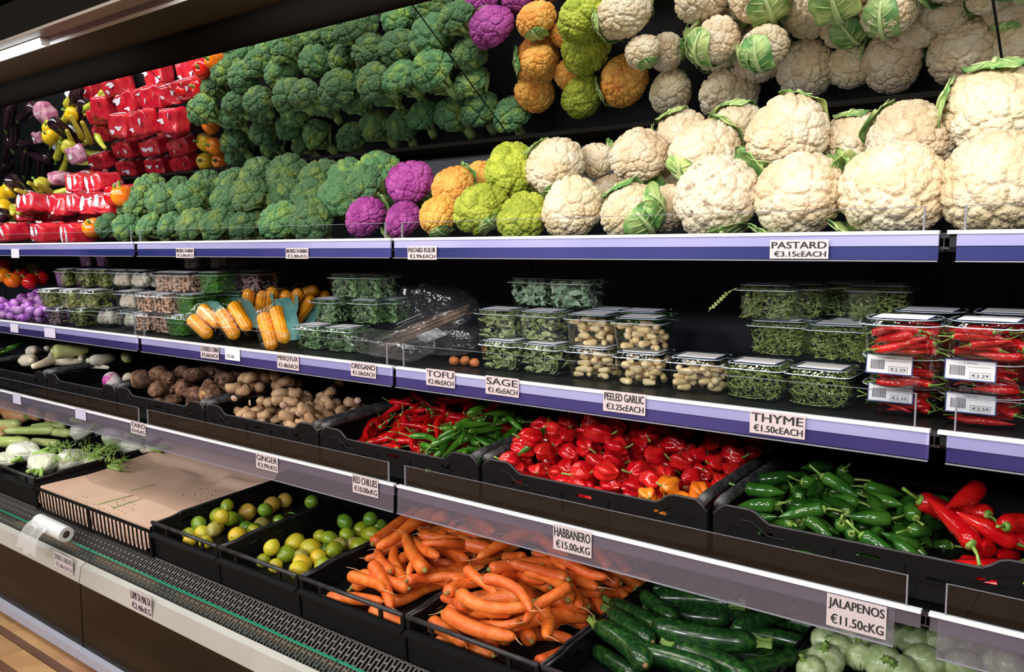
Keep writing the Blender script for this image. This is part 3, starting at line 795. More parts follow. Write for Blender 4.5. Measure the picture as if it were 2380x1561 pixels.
inst('lens', MB().add(*tube_geo([(0, 0, -.004), (0, 0, .006)], .085, 24)).mesh('lens', TUBE, False), t)
inst('bezel', MB().add(*tube_geo([(0, 0, -.001), (0, 0, .008)], .10, 24)).mesh('bezel', CANOPYTAN, False), t)

# tilted mirrors over the top shelf
NAMES = ['far left end', 'second from the far left', 'third from the far left', 'over the red trays and broccoli', 'over the coloured cauliflowers', 'over the right end']
for i in range(6):
    a, b = XJ[i] + .0025, XJ[i + 1] - .0025
    dy, dz = -.4 / .494, .29 / .494
    L_ = .62; p0 = np.array([1.97, z(.325)]); p1 = p0 + np.array([dy, dz]) * L_; n_ = np.array([dz, -dy])   # back side normal
    t = thing('tilted_mirror', 'tilted mirror panel above the top shelf, ' + NAMES[i], 'mirror', ((a + b) / 2, p0[0], p0[1]))
    h = (b - a) / 2; d1 = (p1 - p0)
    MB().prism([(0, 0), (d1[0], d1[1]), (d1[0] + n_[0] * .004, d1[1] + n_[1] * .004), (n_[0] * .004, n_[1] * .004)], -h, h).obj('mirror_glass', MIRR, t)
    MB().prism([(n_[0] * .005, n_[1] * .005), (d1[0] + n_[0] * .005, d1[1] + n_[1] * .005), (d1[0] + n_[0] * .015, d1[1] + n_[1] * .015), (n_[0] * .015, n_[1] * .015)], -h - .0025, h + .0025).obj('mirror_backing', SHELFBLK, t)
    MB().prism([(.022, -.018), (-.006, -.006), (-.006, .004), (.004, .012), (.022, .012)], -h - .0025, h + .0025).obj('bottom_channel', CANOPYBLK, t)

# shelves
SL = .05                                       # shelves rise towards the back
LV = [('top', .034, -.015, .072, BLUE, 'blue'), ('middle', -.286, -.338, -.230, PURP, 'violet'), ('lower', -.590, -.663, -.537, CLEARRAIL, 'translucent lavender')]
SECT = ['beyond the left edge', 'at far left', 'second section from the left', 'third section from the left', 'wide section right of centre', 'section at the right edge']
for (nm, zt, zb, zf, RM, cn) in LV:
    for i in range(6):
        a, b = XJ[i], XJ[i + 1]; h = (b - a) / 2
        t = thing('display_shelf', '%s black shelf with %s price rail, %s' % (nm, cn, SECT[i]), 'shelf', ((a + b) / 2, 1.5, z(zt)))
        MB().prism([(.004, -.012), (.54, -.012 + SL * .54), (.54, -.034 + SL * .54), (.02, -.034), (.004, -.026)], -h + .001, h - .001).obj('shelf_board', SHELFBLK, t)
        MB().box(-h + .006, h - .006, -.006, .006, -.006, 0).obj('white_trim', WHITE, t)
        e0, e1 = (-h + .02 if i % 2 else -h + .008), h - .006
        H_ = zt - zb
        if nm == 'lower':
            MB().prism([(-.003, -.006), (-.004, -H_ * .42), (-.001, -H_ * .42), (0, -.006)], -h + .008, h - .006).obj('rail_upper', CLEARRAIL, t)
            MB().prism([(-.0045, -.004), (-.007, -H_), (-.0055, -H_), (-.003, -.004)], e0, e1 - (.04 if i == 4 else 0)).obj('clear_flap', CLEARRAIL, t)
        else:
            MB().prism([(-.004, -.006), (-.005, -H_ * .50), (0, -H_ * .50), (0, -.006)], e0, e1).obj('rail_upper', LAV, t)
            MB().prism([(-.0035, -H_ * .505), (-.004, -H_ + .002), (0, -H_ + .002), (0, -H_ * .505)], e0, e1).obj('rail_insert', RM, t)
            MB().prism([(-.0065, -.003), (-.0085, -H_ - .001), (-.0075, -H_ - .001), (-.0055, -.003)], e0, e1 + (.004 if nm == 'top' else -.004)).obj('clear_flap', FENCE, t)
        MB().prism([(-.009, -H_ - .001), (-.009, -H_ + .0012), (-.006, -H_ + .0012), (-.006, -H_ - .001)], e0, e1 - (.04 if (i == 4 and nm == 'lower') else 0)).obj('flap_lip', EDGE, t)
        hf = zf - zt
        f = MB().box(-h + .03, h - .03, .0005, .0035, 0, hf).obj('acrylic_fence', FENCE, t)
        for sx in (-1, 1): MB().box(sx * (h - .03) - .0012, sx * (h - .03) + .0012, 0, .004, 0, hf).obj('fence_edge', EDGE, f)
        MB().box(-h + .03, h - .03, .001, .0032, hf - .0010, hf).obj('fence_top_edge', EDGE, f)
        MB().box(h - .008, h + .008, .004, .012, -.03, -.004).obj('joint_bracket', BLACKBAR, t)

# ------------------------------------------------------------------ lettering
_txt = []
def lettering(parent, text, cx, cz, w, h, y, mat=INK, name='lettering'):
    c = bpy.data.curves.new('lettering', 'FONT'); c.body = text; c.size = 1; c.resolution_u = 3
    o = bpy.data.objects.new('tmp', c); COL.objects.link(o)
    _txt.append((o, parent, cx, cz, w, h, y, mat, name))
def flush_text():
    bpy.context.view_layer.update()
    dg = bpy.context.evaluated_depsgraph_get()
    for (o, parent, cx, cz, w, h, y, mat, name) in _txt:
        me = bpy.data.meshes.new_from_object(o.evaluated_get(dg))
        V = np.empty(len(me.vertices) * 3); me.vertices.foreach_get('co', V); V = V.reshape(-1, 3)
        lo, hi = V.min(0), V.max(0)
        X = (V[:, 0] - lo[0]) / (hi[0] - lo[0]) * w - w / 2 + cx
        Z = (V[:, 1] - lo[1]) / (hi[1] - lo[1]) * h - h / 2 + cz
        Fc = [tuple(p.vertices) for p in me.polygons]; n = len(X); VV = []; FF = []
        for k, dx in enumerate((-.5, .5)):              # two close strikes make the strokes bold
            VV += [(a_ + dx * w * .012, y - k * .00005, b_) for a_, b_ in zip(X, Z)]; FF += [tuple(i + k * n for i in f) for f in Fc]
        bpy.data.meshes.remove(me)
        me = mesh('lettering', VV, FF, mat, False)
        inst(name, me, parent)
        bpy.data.objects.remove(o)
    _txt.clear()

def price_card(u0, v0, u1, v1, Y, lines, label, mat=TAG, tilt=0.0, ink=INK, cut=0.0):
    um, vm = (u0 + u1) / 2, (v0 + v1) / 2
    c = at(um, vm, Y); w = at(u1, vm, Y).x - at(u0, vm, Y).x; h = at(um, v0, Y).z - at(um, v1, Y).z
    t = thing('price_card', label, 'price label', c, (0, tilt, 0))
    MB().box(-w / 2, w / 2, 0, .0006, -h / 2, h / 2).obj('card', mat, t)
    n = len(lines)
    if n == 2:
        lettering(t, lines[0], 0, h * .22, w * .93, h * .36, -.0006, ink)
        lettering(t, lines[1], w * .02, -h * .24 - cut * h, w * .88, h * .30, -.0006, ink)
    elif n == 1:
        lettering(t, lines[0], -w * .12, -h * .18, w * .5, h * .26, -.0006, ink)
    return t
CARDS = [
 (409, 576, 450, 599, 1, ['BROKKLI TA BARRA', '€3.80cKG'], 'price card reading BROKKLI TA BARRA, the left one of two', TAG),
 (664, 576, 716, 601, 1, ['BROKKLI TA BARRA', '€3.80cKG'], 'price card reading BROKKLI TA BARRA, nearer the coloured cauliflowers', TAG),
 (947, 572, 1014, 603, 1, ['PASTARD KULUR', '€3.99cEACH'], 'price card reading PASTARD KULUR on the blue rail', TAG),
 (1788, 557, 1924, 601, 1, ['PASTARD', '€3.15cEACH'], 'price card reading PASTARD under the large white cauliflowers', TAG),
 (26, 578, 44, 599, 1, [], 'small faded price card at the left end of the blue rail', FADED),
 (24, 752, 42, 772, 2, [], 'small faded price card at the left end of the violet rail', FADED),
 (103, 762, 128, 784, 2, [], 'faded pinkish price card below the violet shallots', FADED),
 (466, 803, 508, 833, 2, ['COOKED CORN', '€2.60cEACH'], 'price card reading COOKED CORN under the corn packs', TAG),
 (523, 808, 557, 837, 2, ['€2.60'], 'small white price ticket reading €2.60 beside COOKED CORN', PAPER),
 (644, 824, 694, 858, 2, ['MERQTUX', '€1.48cEACH'], 'price card reading MERQTUX on the violet rail', TAG),
 (815, 843, 873, 876, 2, ['OREGANO', '€1.50cEACH'], 'price card reading OREGANO near the shelf joint', TAG),
 (990, 859, 1056, 898, 2, ['TOFU', '€2.40cEACH'], 'price card reading TOFU on the violet rail', TAG),
 (1128, 876, 1205, 919, 2, ['SAGE', '€1.45cEACH'], 'price card reading SAGE under the sage punnets', TAG),
 (1401, 911, 1499, 960, 2, ['PEELED GARLIC', '€3.25cEACH'], 'price card reading PEELED GARLIC', TAG),
 (1741, 959, 1870, 1013, 2, ['THYME', '€1.50cEACH'], 'price card reading THYME under the thyme punnets', TAG),
 (30, 915, 48, 938, 3, [], 'faded price card at the left joint of the lower shelf rail', FADED),
 (175, 950, 199, 974, 3, [], 'faded price card left of the TARO card', FADED),
 (304, 981, 338, 1009, 3, ['TARO', '€4.45cKG'], 'price card reading TARO on the lower shelf rail', TAG),
 (595, 1057, 645, 1092, 3, ['GINGER', '€3.99cKG'], 'price card reading GINGER on the lower shelf rail', TAG),
 (819, 1107, 878, 1150, 3, ['RED CHILLIES', '€10.00cKG'], 'price card reading RED CHILLIES on the lower shelf rail', TAG),
 (1285, 1226, 1374, 1286, 3, ['HABBANERO', '€15.00cKG'], 'price card reading HABBANERO above the carrots', TAG),
 (1919, 1393, 2059, 1469, 3, ['JALAPENOS', '€11.50cKG'], 'large price card reading JALAPENOS above the round squashes', TAG),
]
for (u0, v0, u1, v1, lv, ln, lb, mt) in CARDS:
    price_card(u0, v0, u1, v1, {1: 1.4905, 2: 1.4905, 3: 1.4915}[lv], ln, lb, mt)
price_card(127, 1290, 168, 1326, 1.257, ['SPRING ONIONS', '€2.08cEACH'], 'worn price card reading SPRING ONIONS on the cream bumper', TAG, ink=GREYINK)
price_card(303, 1377, 351, 1425, 1.257, ['LUMI TA MALTA', '€2.48cKG'], 'price card reading LUMI TA MALTA on the cream bumper', TAG)

# ------------------------------------------------------------------ top shelf: cauliflowers and broccoli
ORD = ['first', 'second', 'third', 'fourth', 'fifth', 'sixth', 'seventh', 'eighth', 'ninth', 'tenth', 'eleventh', 'twelfth', 'thirteenth', 'fourteenth', 'fifteenth', 'sixteenth']
FWD = (0, -.80, .60)
M0 = np.array([0, 1.97, .325]); MN = np.array([0, -.29 / .494, -.4 / .494])
def in_mirror(u, v, Z):
    """point at relative height Z whose mirror image is seen under the pixel"""
    r = ray(u, v); t = (M0 @ MN) / (r @ MN); p = t * r; q = r - 2 * (r @ MN) * MN
    w = p + q * (Z - p[2]) / q[2]
    return Vector((w[0], w[1], w[2] + H0))
GW = 'white cauliflowers on the top shelf'; GC = 'coloured cauliflowers on the top shelf'
# u, v, diameter px, Y, material, mesh, leaves, axis, label, stretch
TOP = [
 (1330, 484, 148, 1.590, CAUW, 0, [], (-.1, -.9, .4), 'small white cauliflower, leftmost in the front row of whites', GW),
 (1468, 492, 146, 1.595, CAUW, 1, [(120, 'long'), (5, 'mid'), (320, 'mid')], (-.1, -.8, .6), 'white cauliflower half hidden by big curling green leaves, front row', GW),
 (1552, 486, 110, 1.67, CAUW, 2, [], FWD, 'small creamy cauliflower wedged behind the front row gap', GW),
 (1663, 458, 192, 1.605, CAUS, 2, [(295, 'short'), (55, 'short')], (0, -.85, .5), 'white cauliflower with dark mould specks on its crown', GW),
 (1855, 454, 204, 1.61, CAUW, 0, [(245, 'short'), (35, 'short')], (0, -.85, .5), 'large white cauliflower right of the mould-specked one', GW),
 (2074, 444, 240, 1.615, CAUW, 1, [(235, 'short'), (160, 'short')], (0, -.9, .4), 'very large creamy cauliflower left of the shelf joint', GW),
 (2318, 432, 238, 1.62, CAUW, 2, [], (0, -.9, .4), 'very large cauliflower in the front row right of the joint', GW),
 (1290, 388, 140, 1.70, CAUW, 2, [(150, 'mid'), (300, 'short')], FWD, 'white cauliflower with a green leaf tip, above the smallest front one', GW),
 (1388, 372, 86, 1.80, CAUW, 0, [(60, 'short')], FWD, 'small cauliflower behind, between two second-row heads', GW),
 (1486, 362, 138, 1.70, CAUW, 1, [], (0, -.7, .7), 'round creamy cauliflower standing above the leafy one', GW),
 (1580, 312, 122, 1.80, CAUW, 0, [(120, 'long'), (200, 'mid')], FWD, 'back cauliflower with a green leaf over its left side', GW),
 (1638, 352, 156, 1.72, CAUW, 2, [(60, 'mid'), (250, 'mid')], FWD, 'white cauliflower with leaves at right, above the mould-specked one', GW),
 (1712, 292, 116, 1.83, CAUW, 1, [(90, 'long'), (140, 'mid')], FWD, 'back cauliflower under a dark green leaf, below the mirror edge', GW),
 (1828, 312, 180, 1.73, CAUW, 0, [(75, 'mid'), (258, 'short')], FWD, 'large white cauliflower with a pale yellow leaf on its front', GW),
 (1983, 324, 132, 1.80, CAUW, 2, [(95, 'long')], FWD, 'beige cauliflower shaded by leaf tips, second row', GW),
 (2118, 322, 190, 1.74, CAUW, 1, [(150, 'mid')], FWD, 'broad pale cauliflower with a yellow-green leaf at its left', GW),
 (2318, 252, 222, 1.74, CAUW, 0, [(95, 'long'), (178, 'mid'), (280, 'short')], FWD, 'topmost large cauliflower at the right edge with draped leaves', GW),
 (2222, 330, 110, 1.80, CAUW, 2, [(180, 'mid')], FWD, 'cauliflower behind the joint with a light green leaf', GW),
 (955, 424, 114, 1.665, CAUP, 0, [], FWD, 'purple cauliflower, the upper of the three purple heads', GC),
 (850, 504, 98, 1.585, CAUP, 1, [(60, 'short')], FWD, 'purple cauliflower, lower left of the three purple heads', GC),
 (937, 512, 88, 1.60, CAUP, 0, [(230, 'short')], FWD, 'purple cauliflower, lower right of the three purple heads', GC),
 (1022, 500, 96, 1.585, CAUO, 1, [(300, 'short')], FWD, 'orange cauliflower at the front between purple and lime green', GC),
 (1052, 436, 100, 1.67, CAUO, 2, [(70, 'short')], FWD, 'orange cauliflower in the second row with a small leaf', GC),
 (1118, 416, 84, 1.78, CAUO, 0, [], FWD, 'pale orange cauliflower at the back beside the lime green stack', GC),
 (1118, 486, 112, 1.59, CAUG, 3, [(320, 'short')], FWD, 'lime green cauliflower, front left of the three green heads', GC),
 (1216, 506, 112, 1.585, CAUG, 4, [], FWD, 'lime green cauliflower, front right of the three green heads', GC),
 (1188, 398, 118, 1.69, CAUG, 3, [], FWD, 'lime green cauliflower, the upper of the three green heads', GC),
]
def put_cauli(p, R, mt, mi, lv, ax, lb, g):
    me = CURDW[mi] if mi < 3 else CURDC[mi - 3]
    return cauli(p, R, lb, mt, me, ax, None, lv, g)
for (u, v, d, Y, mt, mi, lv, ax, lb, g) in TOP:
    p = at(u, v, Y); R = d / 2 * depth_of(p) / F / 1.02
    put_cauli(p, R, mt, mi, lv, ax, lb, g)
# heads further back, known from the mirror: u, v, diameter, material, mesh, leaves, label
BACK = [
 (1146, 48, 118, CAUP, 1, [], 'purple cauliflower behind, seen large in the mirror'),
 (1090, 5, 80, CAUP, 0, [], 'purple cauliflower half cut by the picture top in the mirror'),
 (1250, 138, 112, CAUO, 0, [(170, 'long')], 'orange cauliflower with a green leaf down its left, in the mirror'),
 (1242, 214, 96, CAUO, 1, [], 'orange cauliflower lowest left of the mirrored coloured heads'),
 (1310, 78, 60, CAUO, 2, [(270, 'short')], 'small orange cauliflower squeezed between mirrored green and orange'),
 (1325, 172, 72, CAUO, 0, [(300, 'short')], 'orange cauliflower behind the lime green one in the mirror'),
 (1368, 30, 112, CAUG, 4, [], 'lime green cauliflower at the top of the mirrored column'),
 (1362, 112, 104, CAUG, 3, [], 'lime green cauliflower second down in the mirrored column'),
 (1352, 222, 88, CAUG, 4, [], 'lime green cauliflower third down in the mirrored column'),
 (1345, 262, 66, CAUO, 1, [], 'orange cauliflower at the bottom of the mirrored coloured group'),
 (1450, 188, 116, CAUO, 1, [(160, 'mid')], 'bright orange cauliflower nearest the whites in the mirror'),
 (1488, 88, 130, CAUW, 0, [(290, 'short')], 'mirrored cream cauliflower above the bright orange one'),
 (1560, 215, 104, CAUW, 1, [], 'mirrored beige cauliflower low at the left of the whites'),
 (1550, 120, 84, CAUW, 2, [(0, 'short')], 'mirrored small beige cauliflower behind the cream one'),
 (1470, 10, 96, CAUW, 1, [(200, 'long'), (330, 'long')], 'mirrored cauliflower wrapped in green leaf at the top edge'),
 (1665, 90, 138, CAUW, 2, [(150, 'long'), (215, 'mid'), (20, 'long'), (275, 'mid')], 'mirrored leafy cauliflower, left of the two wrapped in leaves'),
 (1768, 122, 132, CAUW, 0, [(190, 'mid'), (235, 'mid'), (290, 'mid'), (345, 'long')], 'mirrored leafy cauliflower, right of the two wrapped in leaves'),
 (1695, 218, 134, CAUW, 1, [], 'mirrored cream cauliflower beneath the leafy pair'),
 (1872, 162, 130, CAUW, 2, [], 'mirrored cream cauliflower right of the leafy pair'),
 (1980, 152, 104, CAUW, 0, [], 'mirrored narrow beige cauliflower in shade, low centre right'),
 (2072, 144, 136, CAUW, 1, [(200, 'mid'), (330, 'short')], 'mirrored yellowish cauliflower with a leaf at its lower left'),
 (2238, 122, 150, CAUW, 2, [(270, 'short')], 'mirrored pale cauliflower beside the mirror joint'),
 (2355, 108, 120, CAUW, 0, [(150, 'short')], 'mirrored cauliflower at the right edge of the picture'),
 (1965, 48, 120, CAUW, 1, [(60, 'long')], 'mirrored beige cauliflower below hanging leaves, centre right'),
 (1880, 22, 124, CAUW, 0, [(250, 'long'), (190, 'long')], 'mirrored leafy cauliflower at the top, right of centre'),
 (2200, 8, 124, CAUW, 2, [(230, 'long'), (290, 'long'), (10, 'mid')], 'mirrored cauliflower under yellow-green leaves at the top right'),
 (2060, 2, 110, CAUW, 2, [(220, 'long'), (280, 'long')], 'mirrored leafy cauliflower cut by the picture top'),
 (1780, 30, 90, CAUW, 1, [], 'mirrored beige cauliflower between two leafy heads at the top'),
 (2130, 70, 90, CAUW, 0, [], 'mirrored shaded cauliflower behind the yellowish one'),
 (2340, 20, 100, CAUW, 1, [(90, 'mid')], 'mirrored cauliflower at the upper right corner'),
]
for (u, v, d, mt, mi, lv, lb) in BACK:
    Zr = .15 if mt is CAUW else .13
    p = in_mirror(u, v, Zr)
    q = np.array(p) - np.array([0, 0, H0]); q = q - 2 * ((q - M0) @ MN) * MN      # optical distance through the mirror
    R = d / 2 * float(RW[:, 2] @ q) / F / 1.02
    p.y = min(p.y, 2.035 - R)
    if crowded(p, R, .62): continue
    put_cauli(p, R, mt, mi, lv, (random.uniform(-.2, .2), -.35, .9), lb, GW if mt is CAUW else GC)

# broccoli: rows from the front edge to the back of the shelf
ROWB = [
 ('front', 1.578, [(256, 528, 56), (300, 530, 62), (350, 526, 62), (400, 527, 66), (452, 524, 70), (512, 524, 74), (575, 524, 76), (652, 514, 84), (728, 518, 98)]),
 ('second', 1.665, [(312, 482, 66), (384, 470, 76), (470, 466, 78), (536, 466, 74), (596, 470, 72), (662, 456, 90), (724, 462, 84), (806, 456, 104)]),
 ('third', 1.755, [(350, 446, 78), (420, 442, 60), (478, 432, 66), (548, 430, 80), (600, 404, 76), (668, 408, 84), (740, 416, 84), (806, 408, 80), (882, 404, 98)]),
]
for (rn, Y, L_) in ROWB:
    for k, (u, v, d) in enumerate(L_):
        p = at(u, v, Y + random.uniform(-.006, .006))
        brocc(p, d / 2 * depth_of(p) / F * 1.06, 'broccoli head, %s from the left in the %s row on the top shelf' % (ORD[k], rn), (random.uniform(-.3, .3), -.75, .66 + random.uniform(-.1, .15)))
MB_ROWS = [('fourth', [(530, 168), (600, 150), (668, 118), (742, 98), (815, 72), (890, 55), (975, 40), (1062, 45)], .17),
 ('fifth', [(520, 222), (588, 210), (652, 182), (716, 172), (790, 152), (862, 185), (915, 140), (985, 110), (1095, 130), (1035, 100)], .165),
 ('sixth', [(545, 272), (612, 256), (690, 262), (765, 242), (836, 232), (905, 215), (965, 196), (1100, 195), (1030, 185)], .155),
 ('seventh', [(548, 330), (615, 312), (672, 300), (740, 318), (820, 322), (880, 296), (938, 296), (985, 270), (1055, 268), (1118, 258), (1190, 268)], .14),
 ('eighth', [(560, 365), (640, 352), (710, 345), (905, 345), (1140, 300)], .09)]
for (rn, L_, Zr) in MB_ROWS:
    for k, (u, v) in enumerate(L_):
        p = in_mirror(u, v, Zr + random.uniform(-.01, .01))
        p.y = min(p.y, 1.945)
        if crowded(p, .056, .70): continue
        brocc(p, .056 * random.uniform(.9, 1.12), 'broccoli head seen in the mirror, %s along the %s row back' % (ORD[k], rn), (random.uniform(-.35, .35), -.85, .52))

# ------------------------------------------------------------------ top shelf, left end: wrapped trays, peppers, aubergines
def rbox(w, d, h, bev, seg=3, jitter=0.0, seed=0, sub=0):
    bm = bmesh.new(); bmesh.ops.create_cube(bm, size=1)
    for v in bm.verts: v.co = Vector((v.co.x * w, v.co.y * d, v.co.z * h))
    bmesh.ops.bevel(bm, geom=bm.edges[:], offset=bev, segments=seg, profile=.6, affect='EDGES')
    if sub: bmesh.ops.subdivide_edges(bm, edges=bm.edges[:], cuts=sub, use_grid_fill=True)
    V = np.array([v.co[:] for v in bm.verts]); Fc = [[v.index for v in f.verts] for f in bm.faces]; bm.free()
    if jitter:
        rs = np.random.RandomState(seed); V += jitter * np.c_[vnoise(V, rs, 6, 60), vnoise(V, rs, 6, 60), vnoise(V, rs, 6, 60)]
    return V, Fc
V_, F_ = rbox(.138, .104, .080, .022, 4, .005, 1, 1)
TRAYME = [mesh('wrap', V_, F_, REDWRAP)]
V_, F_ = rbox(.134, .104, .082, .026, 4, .0075, 5, 1); TRAYME.append(mesh('wrap', V_, F_, REDWRAP))
def disc(rx, rz, n=18, th=.001):
    m = MB(); P = [(rx * math.cos(a), rz * math.sin(a)) for a in np.linspace(0, 2 * PI, n, endpoint=False)]
    V = [(x, 0, z_) for x, z_ in P] + [(x, th, z_) for x, z_ in P]
    return m.add(V, [tuple(range(n)), tuple(range(2 * n - 1, n - 1, -1))] + [(i, i + n, (i + 1) % n + n, (i + 1) % n) for i in range(n)])
OVAL = disc(.016, .031).mesh('oval_label', LABW); OVAL2 = disc(.011, .030).mesh('oval_label', LABW)
def blot(seed, rx, rz):
    r_ = np.random.RandomState(seed); n = 22; a = np.linspace(0, 2 * PI, n, endpoint=False); q = 1 + .28 * np.sin(3 * a + r_.uniform(0, 6)) + .18 * np.sin(5 * a + r_.uniform(0, 6)) + .1 * r_.randn(n)
    V = [(rx * math.cos(t) * w_, 0, rz * math.sin(t) * w_) for t, w_ in zip(a, q)]; V += [(x, .001, z_) for x, _, z_ in V]
    return mesh('top_label', V, [tuple(range(n)), tuple(range(2 * n - 1, n - 1, -1))], LABW, False)
OVALT = [blot(k, .026, .013) for k in range(4)]
DOT = disc(.004, .004, 10, .0004).mesh('green_dot', GDOT)
def red_tray(p, label, ax=(0, 0, 0), k=0, sc=(1, 1, 1)):
    if crowded(p, .045, .85): return
    PLACED.append((Vector(p), .045))
    t = thing('red_tray', label, 'food tray', p, ax, 'red wrapped trays on the top shelf', tuple(q_ * random.uniform(.96, 1.04) for q_ in sc))
    inst('wrap', TRAYME[k % 2], t)
    for sx, me in ((-.026, OVAL), (.026, OVAL2)):
        l = inst('oval_label', me, t, loc=(sx + random.uniform(-.006, .006), -.0535, random.uniform(-.004, .006)), rot=(random.uniform(-.05, .05), random.uniform(-.3, .3), 0))
        inst('green_dot', DOT, l, loc=(.006, -.0006, .02))
    for q_ in range(2): inst('top_label', random.choice(OVALT), t, loc=(-.030 + .06 * q_ + random.uniform(-.012, .012), random.uniform(-.03, .03), .0415), rot=(-PI / 2 + .04, random.uniform(-.6, .6), 0), scale=random.uniform(.6, 1.1))
    for sx in (-1, 1): inst('glare_seam', GLARE_SEAM, t, loc=(sx * .045, 0, .030), rot=(0, sx * .7, random.uniform(-.2, .2)))
    return t
GLARE_SEAM = MB().add(*tube_geo([(0, -.045, 0), (.002, -.02, .004), (-.001, .01, .003), (0, .045, 0)], .0022, 6)).mesh('film_glare', LABW, True)  # white strip on the film, painted in as its glare
TR = [(30, 540, 1.575), (112, 540, 1.575), (182, 541, 1.578), (84, 474, 1.665), (140, 472, 1.665), (196, 470, 1.668), (-30, 540, 1.58), (196, 424, 1.75), (240, 424, 1.755), (290, 452, 1.77)]
for k, (u, v, Y) in enumerate(TR):
    red_tray(at(u, v, Y), 'red wrapped tray with oval labels, %s of the direct stack' %
             ['front row left', 'front row middle', 'front row right', 'second layer left', 'second layer middle', 'second layer right', 'at left edge', 'top layer left', 'top layer right', 'behind at right'][k], (.1, random.uniform(-.05, .05), random.uniform(-.12, .12)), k)
MT = [('lowest', [(305, 388), (372, 384), (432, 378)], .10), ('second', [(296, 345), (360, 340), (425, 338)], .13), ('third', [(248, 306), (320, 302), (398, 297)], .15),
      ('fourth', [(238, 268), (310, 262), (382, 252)], .17), ('fifth', [(262, 238), (335, 226), (404, 218), (440, 205)], .18), ('top', [(273, 200)], .20), ('left side', [(238, 374), (205, 416)], .14)]
for (rn, L_, Zr) in MT:
    for k, (u, v) in enumerate(L_):
        red_tray(in_mirror(u, v, Zr), 'red wrapped tray in the mirror, %s bar, %s from the left' % (rn, ORD[k]), (-.12, random.uniform(-.06, .06), random.uniform(-.12, .12)), k, (1.16, .78, .95))

def pepper_me(seed, mat, lob=4):
    rs = np.random.RandomState(seed); D, Fc = ico(4)
    az = np.arctan2(D[:, 1], D[:, 0])
    r = 1 + .09 * np.abs(np.cos(lob / 2 * az + 1)) - .10 + .04 * vnoise(D, rs, 5, 2)
    V = D * r[:, None]; V[:, 2] -= .28 * np.exp(-(D[:, 0] ** 2 + D[:, 1] ** 2) * 7) * np.sign(D[:, 2]); V *= .043
    return mesh('skin', V, Fc, mat)
PEPME = [pepper_me(1, PEPR), pepper_me(2, PEPR, 3)]
m = MB(); m.tube([(0, 0, .026), (0, 0, .034), (.003, 0, .044), (.008, 0, .052)], [.013, .006, .0045, .006], 8, lobes=5, lob=.2); PEPST = m.mesh('stem', GSTEM, True)
def pepper(p, label, mat, cat='pepper', ax=None, sc=1.0, grp='bell peppers on the top shelf'):
    t = thing('bell_pepper', label, cat, p, basis(ax or (random.uniform(-.5, .5), -.6, .6)), grp, sc)
    inst('skin', random.choice(PEPME), t, mat); inst('stem', PEPST, t)
for (u, v, Y, mt, lb) in [(254, 470, 1.66, PEPR, 'glossy red bell pepper bulging from the tray beside the broccoli'), (216, 530, 1.585, PEPO, 'glossy orange bell pepper at the right end of the front trays'),
                       (24, 442, 1.74, PEPY, 'yellow bell pepper in the bag at the left edge'), (2, 452, 1.70, PEPY, 'yellow bell pepper cut by the left edge'), (8, 482, 1.66, PEPY, 'small yellow bell pepper under the bagged one'), (96, 430, 1.80, YPEP, 'yellow green pepper behind the second layer of trays')]:
    pepper(at(u, v, Y), lb, mt, sc=.95)
for (u, v, Zr, mt, lb) in [(500, 140, .2, PEPO, 'orange bell pepper at the top beside the mirrored broccoli'), (472, 160, .2, PEPR, 'red bell pepper, upper one in the mirror'), (466, 205, .19, PEPR, 'red bell pepper with green stem in the mirror'),
                        (478, 232, .17, PEPO, 'orange bell pepper below the mirrored red one'), (462, 262, .16, PEPY, 'yellow bell pepper in the mirror'), (490, 288, .15, PEPO, 'orange bell pepper right of the mirrored yellow one'),
                        (478, 330, .13, PEPY, 'yellow bell pepper lower in the mirror'), (502, 340, .13, PEPO, 'orange bell pepper lower in the mirror'), (478, 376, .1, PEPY, 'yellow bell pepper lowest in the mirror'), (514, 376, .1, PEPO, 'orange bell pepper lowest in the mirror')]:
    pepper(in_mirror(u, v, Zr), lb, mt, ax=(random.uniform(-.5, .5), -.3, .8))
me, p_, r_ = body_tube('skin', .20, lambda t: .031 * rnd(t, .12, .14) * (.72 + .45 * t), .008, AUB, 16, 12, .01, 3)
m = MB(); m.tube([(-.094, 0, 0), (-.106, 0, 0), (-.125, .003, 0)], [.017, .009, .006], 8, lobes=5, lob=.25)
P_AUB = Proto(me, p_, r_, [('calyx', m.mesh('calyx', COURGS, True))], 'skin')
me, p_, r_ = body_tube('skin', .17, lambda t: .020 * rnd(t, .10, .05) * (1.05 - .5 * t), .012, YPEP, 16, 10, .02, 4)
m = MB(); m.tube([(-.080, 0, 0), (-.090, 0, 0), (-.110, .004, .004)], [.014, .006, .005], 7)
P_YP = Proto(me, p_, r_, [('stem', m.mesh('stem', GSTEM, True))], 'skin')
STICK = MB().box(-.02, .02, -.013, .013, .019, .0205).mesh('sticker', PAPER)
P_YPS = Proto(me, p_, r_, P_YP.parts + [('sticker', STICK)], 'skin')
def lie(pr, name, label, cat, p, yaw, pitch=0.0, roll=0.0, group=None, mat=None, sc=1.0):
    rot = Matrix.Rotation(yaw, 3, 'Z') @ Matrix.Rotation(-pitch, 3, 'Y') @ Matrix.Rotation(roll, 3, 'X')
    return make(pr, name, label, cat, group, p, rot.to_euler(), mat, sc)
rs = np.random.RandomState(5)
